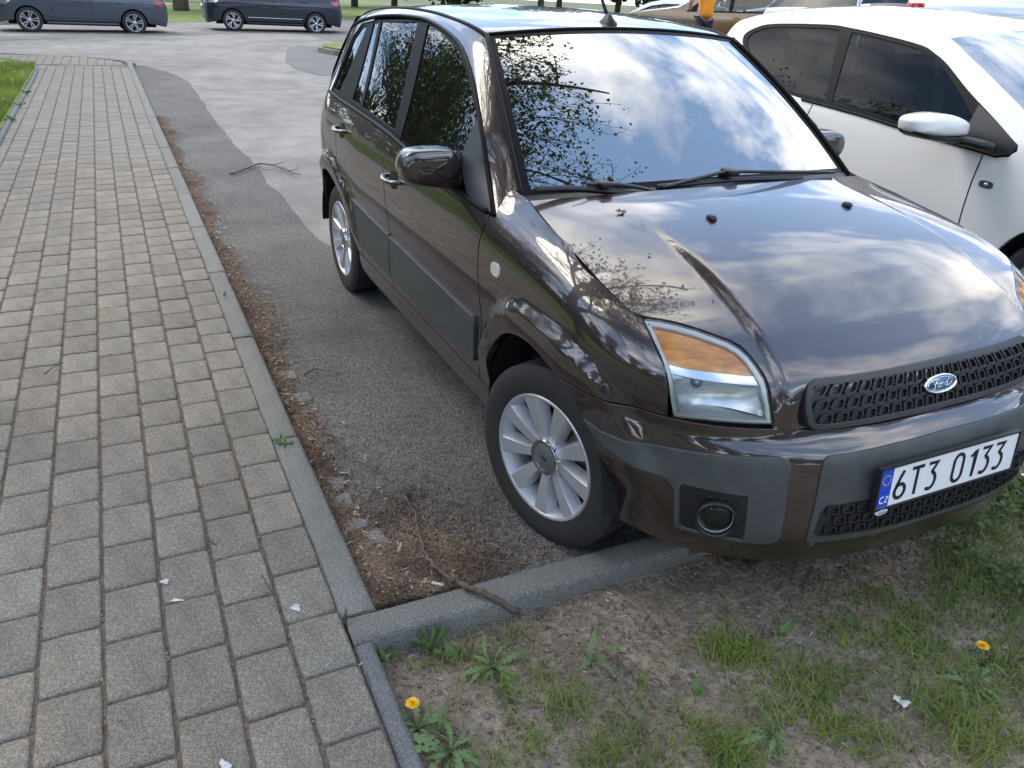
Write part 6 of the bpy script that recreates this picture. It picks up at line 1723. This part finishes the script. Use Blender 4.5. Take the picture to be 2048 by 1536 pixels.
weed('dandelion', 'flat dark dandelion rosette low in the middle of the soil', 'weed', 1545, 1470, 10, DL, .75)
weed('dandelion', 'dandelion rosette half hidden in grass at the lower right', 'weed', 1930, 1375, 7, DL, .8)
weed('broadleaf_weed', 'small broad-leaved weed at the corner of cross kerb and edging', 'weed', 775, 1300, 5, PLF, .9, pitch=(-.8, -.2))
weed('broadleaf_weed', 'yellow-leaved weed in front of the cross kerb', 'weed', 850, 1290, 4, PLF, .4, pitch=(-1.0, -.3))
weed('broadleaf_weed', 'broad-leaved weed between cross kerb and the rosettes', 'weed', 905, 1305, 4, PLF, .8, pitch=(-.9, -.2))
weed('broadleaf_weed', 'single paddle-shaped leaf standing in the bare soil', 'weed', 1395, 1385, 2, PLF, .9, pitch=(-1.1, -.6))
weed('broadleaf_weed', 'upright paddle leaves under the front bumper trim', 'weed', 1700, 1255, 3, PLF, .8, pitch=(-1.2, -.6))
weed('broadleaf_weed', 'pair of green leaves in the soil below the fog lamp', 'weed', 1565, 1265, 4, PLF, .7, pitch=(-.7, -.1))
weed('broadleaf_weed', 'small weed growing between kerb stone and paver', 'weed', 566, 908, 6, PLF, .55, pitch=(-.4, .05))
weed('grass_clump', 'clump of long grass leaves at the cross kerb', 'grass', 862, 1288, 7, [plain_leaf(.13, .005)], .8, pitch=(-1.3, -.5))
for i, (u, v, lab) in enumerate(((12, 245, 'nearest weed growing along the lawn edging'), (32, 215, 'second weed along the lawn edging'), (48, 190, 'third weed along the lawn edging'))):
    c = gp(u, v, .05); o = weed('edging_weed', lab, 'weed', u, v, 9, PLF, .9, pitch=(-.9, -.1), group='weeds along the lawn edging'); o.location = (float(c[0]), -2.87, .06)
# daisies beside the bumper
def daisies():
    c = gp(2035, 935, .02); root = empty('daisy_clump', (float(c[0]), float(c[1]), sz_at(c[0], c[1]))); tag(root, 'clump of small white flowers at the right edge of the soil', 'flowers')
    r = random.Random(3); wm = mat('daisy_white', (.8, .8, .78), .6)
    for k in range(16):
        x, y, z = r.uniform(-.14, .10), r.uniform(-.10, .16), r.uniform(.03, .07); V, F = [], []
        for j in range(10):
            a = 2*math.pi*j/10; b = len(V); ca, sa = math.cos(a), math.sin(a); V += [(x, y, z), (x+ca*.010+sa*.003, y+sa*.010-ca*.003, z+.002), (x+ca*.014, y+sa*.014, z+.003), (x+ca*.010-sa*.003, y+sa*.010+ca*.003, z+.002)]; F.append((b, b+1, b+2, b+3))
        f = mesh_obj('flower', V, F, wm, root); MB().tube([(x, y, 0), (x, y, z)], .0012, 4).build('stem', M_STEM, f)
        MB().lathe([(.0001, .004), (.004, .003), (.0045, .001)], 8, 'z', (x, y, z+.001)).build('eye', M_DYEL, f)
daisies()
# dandelions dotting the left lawn, too far to tell leaf from leaf
ld = []
V, F = [], []; r = random.Random(8)
for k in range(26):
    x, y = r.uniform(-14.5, -8), r.uniform(-3.9, -3.0); v, f = flower_head((x, y, .12), .022); b = len(V); V += v; F += [tuple(b+i for i in q) for q in f]
tag(mesh_obj('lawn_flowers', V, F, M_DYEL), 'yellow dandelion heads dotted over the left lawn', 'flowers', kind='stuff')

# gutter litter
M_CHIP = mat('bark_litter', (.16, .095, .06), .9); noise_mix(M_CHIP, (.080, .050, .034), (.205, .140, .095), 5, 4); island_vary(M_CHIP, .5)
M_PALE = mat('pale_chips', (.30, .24, .17), .85); island_vary(M_PALE, .3)
def flakes(P, L, w, rng, flat=.5):
    n = len(P); a = rng.uniform(0, 6.28, n); t = rng.normal(size=n)*flat*.35; l = L*(.35+1.1*rng.random(n)**2); ww = w*(.5+rng.random(n))
    d = np.stack([np.cos(a)*np.cos(t), np.sin(a)*np.cos(t), np.sin(t)], 1); s_ = np.stack([-np.sin(a), np.cos(a), rng.normal(size=n)*.3], 1); up = np.array((0, 0, 1.0))
    h = .0012
    V = np.stack([P-d*l[:, None]/2-s_*ww[:, None]/2, P+d*l[:, None]/2-s_*ww[:, None]/2, P+d*l[:, None]/2+s_*ww[:, None]/2, P-d*l[:, None]/2+s_*ww[:, None]/2,
                  P+up*(ww*.35+h)[:, None]-d*l[:, None]*.45, P+up*(ww*.35+h)[:, None]+d*l[:, None]*.45], 1)
    b = np.arange(n)[:, None]*6; F = np.concatenate([b+np.array([0, 1, 5, 4])[None], b+np.array([2, 3, 4, 5])[None]]); return V.reshape(-1, 3), F
n = 21000; x = .16-9.5*rg.random(n)**1.6; wdt = (.11+.04*np.sin(x*2.1)+.05*ss(-.5, .15, x)+.03*np.sin(x*5.3)); y = -1.395+wdt*np.abs(rg.normal(size=n))*.55
kp = y < -1.0; x, y = x[kp], y[kp]
V, F = flakes(np.column_stack([x, y, zr(y)+.008+.012*rg.random(len(x))*np.exp(-(y+1.395)*9)]), .018, .0032, rg); tag(mesh_np('gutter_litter', V, F, M_CHIP), 'brown bark and seed litter along the gutter', 'litter', kind='stuff')
n = 7500; x = .17-np.abs(rg.normal(size=n))*.22; y = -1.39+np.abs(rg.normal(size=n))*.20; kp = (y < -.75) & (x > -.6); x, y = x[kp], y[kp]
V, F = flakes(np.column_stack([x, y, zr(y)+.008+.022*rg.random(len(x))*np.exp(-(y+1.39)*5)*np.exp((x-.17)*4)]), .024, .0034, rg); tag(mesh_np('corner_litter', V, F, M_CHIP), 'heap of reddish brown litter in the kerb corner', 'litter', kind='stuff')
n = 420; x = .16-7*rg.random(n)**1.5; y = -1.39+.10*np.abs(rg.normal(size=n)); V1, F1 = flakes(np.column_stack([x, y, zr(y)+.018]), .024, .006, rg, .8)
n = 1500; xx = .7-7*rg.random(n); yy = -1.5-1.4*rg.random(n); gx_ = np.round((-1.497-yy)/PY); onj = rg.random(n) < .6; yy = np.where(onj, -1.497-gx_*PY+rg.normal(size=n)*.003, yy)
V2, F2 = flakes(np.column_stack([xx, yy, np.where(onj, .050, .057)]), .009, .0022, rg, .2)
n = 700; xx = .15-5*rg.random(n); yy = -1.2+1.0*rg.random(n); V3, F3 = flakes(np.column_stack([xx, yy, zr(yy)+.006]), .010, .0025, rg, .2)
n = 900; xx = .36+.9*rg.random(n); yy = -1.4+2.6*rg.random(n); V4, F4 = flakes(np.column_stack([xx, yy, soil_z(xx, yy)+.003]), .016, .004, rg, .4)
Vs, Fs, b = [], [], 0
for v, f in ((V1, F1), (V2, F2), (V3, F3), (V4, F4)): Vs.append(v); Fs.append(f+b); b += len(v)
tag(mesh_np('pale_litter', np.concatenate(Vs), np.concatenate(Fs), M_PALE), 'pale seed husks and wood chips scattered over paving, gutter and soil', 'litter', kind='stuff')
n = 5200; xx = .345+rg.random(n)**1.3; yy = -1.42+3.0*rg.random(n); kp = pnoise(xx, yy, 4.0, 9.1)-.5*ss(.5, 1.0, xx) > rg.uniform(-.35, .5, n); xx, yy = xx[kp], yy[kp]
V, F = flakes(np.column_stack([xx, yy, soil_z(xx, yy)+.003]), .026, .0035, rg, .4); tag(mesh_np('soil_litter', V, F, M_CHIP), 'brown plant debris lying on the soil', 'litter', kind='stuff')
# pebbles and crumbs on the soil under the bumper
n = 9000; xx = .345+.9*rg.random(n)**1.6; yy = rg.uniform(-1.4, 1.6, n); zz = soil_z(xx, yy); rr = .002+.006*rg.random(n)**3; oc = np.array([(1, 0, 0), (-1, 0, 0), (0, 1, 0), (0, -1, 0), (0, 0, .8), (0, 0, -.8)])
Rr = rand_rot(n, rg); V = np.einsum('nij,kj->nki', Rr, oc)*rr[:, None, None]*rg.uniform(.7, 1.3, (n, 6, 1))+np.column_stack([xx, yy, zz+.002])[:, None]
oF = np.array([(0, 2, 4), (2, 1, 4), (1, 3, 4), (3, 0, 4), (2, 0, 5), (1, 2, 5), (3, 1, 5), (0, 3, 5)]); F = (np.arange(n)[:, None, None]*6+oF[None]).reshape(-1, 3)
M_PEB = mat('soil_crumbs', (.17, .14, .11), .9); island_vary(M_PEB, .45); tag(mesh_np('soil_crumbs', V.reshape(-1, 3), F, M_PEB), 'crumbs of earth and small stones under the bumper', 'gravel', kind='stuff')

# granite setts showing in the gutter
M_SETT = concrete('granite_sett', (.165, .155, .140)); obj_vary(M_SETT, .15)
for i, (u, v, sx_, lab) in enumerate(((572, 748, .085, 'granite sett in the gutter, farthest of those showing'), (606, 790, .07, 'granite sett in the gutter below the farthest one'), (610, 870, .05, 'granite sett half under litter beside the kerb joint'), (672, 962, .06, 'granite sett left of the long twig'), (683, 1000, .08, 'ragged pale sett edge beside the kerb'), (702, 1045, .10, 'large granite sett beside the last kerb stone'), (752, 1072, .06, 'small grey stone lying in the gutter litter'), (745, 1110, .07, 'granite sett nearest the kerb corner'))):
    c = gp(u, v, 0.0); bm = bmesh.new(); bmesh.ops.create_cube(bm, size=1); r = random.Random(i+60)
    bmesh.ops.bevel(bm, geom=bm.edges[:], offset=.12, segments=2, profile=.6, affect='EDGES')
    for vv in bm.verts: vv.co = Vector((vv.co.x*.085*(1+r.uniform(-.1, .1)), vv.co.y*sx_*(1+r.uniform(-.1, .1)), vv.co.z*.05+r.uniform(-.003, .003)))
    me = bpy.data.meshes.new('granite_sett'); bm.to_mesh(me); bm.free(); me.materials.append(M_SETT); me.polygons.foreach_set('use_smooth', [True]*len(me.polygons))
    o = bpy.data.objects.new('granite_sett', me); COL.objects.link(o); o.location = (float(c[0]), float(c[1]), zr(c[1])-.012); o.rotation_euler = (r.uniform(-.08, .08), r.uniform(-.08, .08), r.uniform(-.3, .3)); tag(o, lab, 'stone', 'granite setts showing in the gutter')
# twigs
M_TWIG = mat('twig_bark', (.085, .062, .045), .85); noise_mix(M_TWIG, (.045, .033, .025), (.14, .105, .075), 30, 5)
def twig(label, main, r0, side=(), z=.02, group='fallen twigs'):
    def p3(u, v, h):
        c = gp(u, v, 0.0); c5 = gp(u, v, .05)
        if .232 < c5[0] < .335 and c5[1] > -1.5: return tuple(gp(u, v, .051+h*.5))
        if c[0] > .33: zz = sz_at(c[0], c[1])
        elif c[1] < -1.40: zz = .056
        elif c[0] > .235: zz = .052
        else: zz = zr(c[1])+.006
        q = gp(u, v, zz+h); return tuple(q)
    P = smooth_poly([p3(*(q if len(q) == 3 else (*q, z))) for q in main], k=5); n = len(P)
    r = random.Random(int(main[0][0])); P = [np.array(p)+np.array((r.uniform(-1, 1), r.uniform(-1, 1), r.uniform(-.5, .5)))*r0*.5 for p in P]
    o = MB().tube(P, [r0*(1-.65*i/(n-1))*(1+.12*math.sin(i*1.9)) for i in range(n)], 7).build('twig', M_TWIG, None); tag(o, label, 'twig', group)
    for s_ in side:
        q = smooth_poly([p3(*(a if len(a) == 3 else (*a, z))) for a in s_], k=4); m = len(q); MB().tube(q, [r0*.5*(1-.7*i/(m-1)) for i in range(m)], 5).build('side_shoot', M_TWIG, o)
twig('long bent fallen twig lying across the cross kerb', [(1035, 1222, .015), (985, 1196, .020), (935, 1174, .022), (900, 1155, .034), (872, 1135, .036), (850, 1105, .032), (838, 1070, .026), (832, 1035, .02), (818, 1005, .018), (803, 970, .018)], .0105, [[(818, 1005), (806, 990), (800, 985)], [(815, 990), (812, 975), (806, 962)], [(872, 1135), (874, 1145), (873, 1158)]])
twig('thin straight twig on the asphalt beside the long one', [(838, 992), (842, 965), (840, 940)], .003)
twig('short forked twig on the asphalt near the farthest setts', [(608, 750), (630, 738), (655, 741), (680, 747)], .004, [[(655, 741), (670, 738), (684, 733)]])
twig('dark forked branch on the road behind the car', [(460, 348), (490, 338), (515, 328), (545, 330), (575, 342), (603, 350)], .010, [[(515, 328), (527, 338), (540, 340)], [(545, 330), (562, 326), (570, 318)], [(560, 335), (575, 338), (585, 352)], [(575, 342), (592, 338), (598, 326)]])
twig('curved twig with offshoots among the gutter litter', [(648, 865), (675, 880), (690, 910), (720, 925), (755, 937)], .0045, [[(690, 905), (702, 892), (710, 880)], [(735, 930), (745, 915), (742, 905)]])
twig('short bent twig on a paver right of centre of the path', [(409, 1065), (412, 1078), (425, 1085), (432, 1090)], .004)
twig('thin curved twig in a paver joint near the kerb end', [(523, 1150), (535, 1170), (548, 1190), (556, 1212), (562, 1235)], .003)
twig('forked twig at the lower left of the pavers', [(190, 1477), (215, 1460), (245, 1440)], .004, [[(212, 1462), (205, 1452), (208, 1444)]])
twig('straight twig across two pavers at the bottom', [(565, 1478), (590, 1482), (625, 1476)], .0035)
twig('short upright stub of twig at the kerb end', [(690, 1245, .004), (691, 1228, .02), (690, 1218, .03)], .0055)
twig('thin twig lying on the far left pavers', [(90, 748), (105, 735), (128, 726)], .0035)
twig('small twig on the pavers beside the far kerb', [(448, 590), (455, 560), (470, 550)], .0035)
twig('crooked brown twig across the bare soil', [(985, 1370), (1010, 1390), (1040, 1405), (1075, 1420)], .0045, [[(1062, 1415), (1075, 1400), (1082, 1385)]])
twig('twig beside the front tyre along the gutter edge', [(735, 1003), (745, 985), (750, 962)], .0025)
# bird droppings and fluff
M_FLUFF = mat('white_fluff', (.75, .75, .74), .9); noise_mix(M_FLUFF, (.34, .34, .33), (.55, .55, .54), 80)
def blot(label, u, v, rx, ry, rot, z=.0575, name='white_mark', h=.0015):
    c = gp(u, v, z); r = random.Random(int(u)); K = 22; P = []
    for s_, hh in ((.02, h), (.5, h*.8), (.85, h*.4), (1, 0)):
        row = []
        for k in range(K):
            a = 2*math.pi*k/K; j = 1+(.22*math.sin(3*a+u)+.12*math.sin(7*a+v))*s_; x, y = rx*s_*j*math.cos(a), ry*s_*j*math.sin(a); row.append((c[0]+x*math.cos(rot)-y*math.sin(rot), c[1]+x*math.sin(rot)+y*math.cos(rot), z+hh))
        P.append(row)
    o = MB().grid(list(map(list, zip(*P))), closed_u=True).build(name, M_FLUFF, None, fixn=True); tag(o, label, 'mark'); return o
blot('round white dropping on the paver nearest the kerb end', 592, 1215, .016, .011, .3)
blot('white fluffy feather tuft on the lower middle pavers', 330, 1163, .012, .009, .8)
blot('pale curled dropping below the feather tuft', 354, 1200, .017, .006, 1.2)
blot('white mark on a paver at the bottom edge', 450, 1532, .018, .010, .2)
c = gp(1800, 1412, 0); pp = MB(); r = random.Random(2)
rows = [[(c[0]+i*.009-.02+r.uniform(-.003, .003), c[1]+j*.009-.012+r.uniform(-.003, .003), sz_at(c[0], c[1])+.006+r.uniform(0, .014)) for j in range(4)] for i in range(5)]
tag(pp.grid(rows).build('paper_scrap', mat('white_paper', (.55, .56, .56), .7), None, smooth=False), 'crumpled white paper scrap on the grass at lower right', 'litter')
for (u, v, lab) in ((876, 1168, 'cigarette end in the litter heap at the cross kerb'), (800, 1095, 'split wood chip lying in the gutter litter')):
    c = gp(u, v, .012); a = np.array((.012, .014, 0)) if 'cig' in lab else np.array((.02, -.012, .002))
    tag(MB().tube([c-a, c, c+a], .0042 if 'cig' in lab else .006, 8).build('cigarette_end' if 'cig' in lab else 'wood_chip', mat('pale_filter', (.6, .52, .42), .8) if 'cig' in lab else mat('fresh_wood', (.36, .26, .16), .8), None), lab, 'litter')
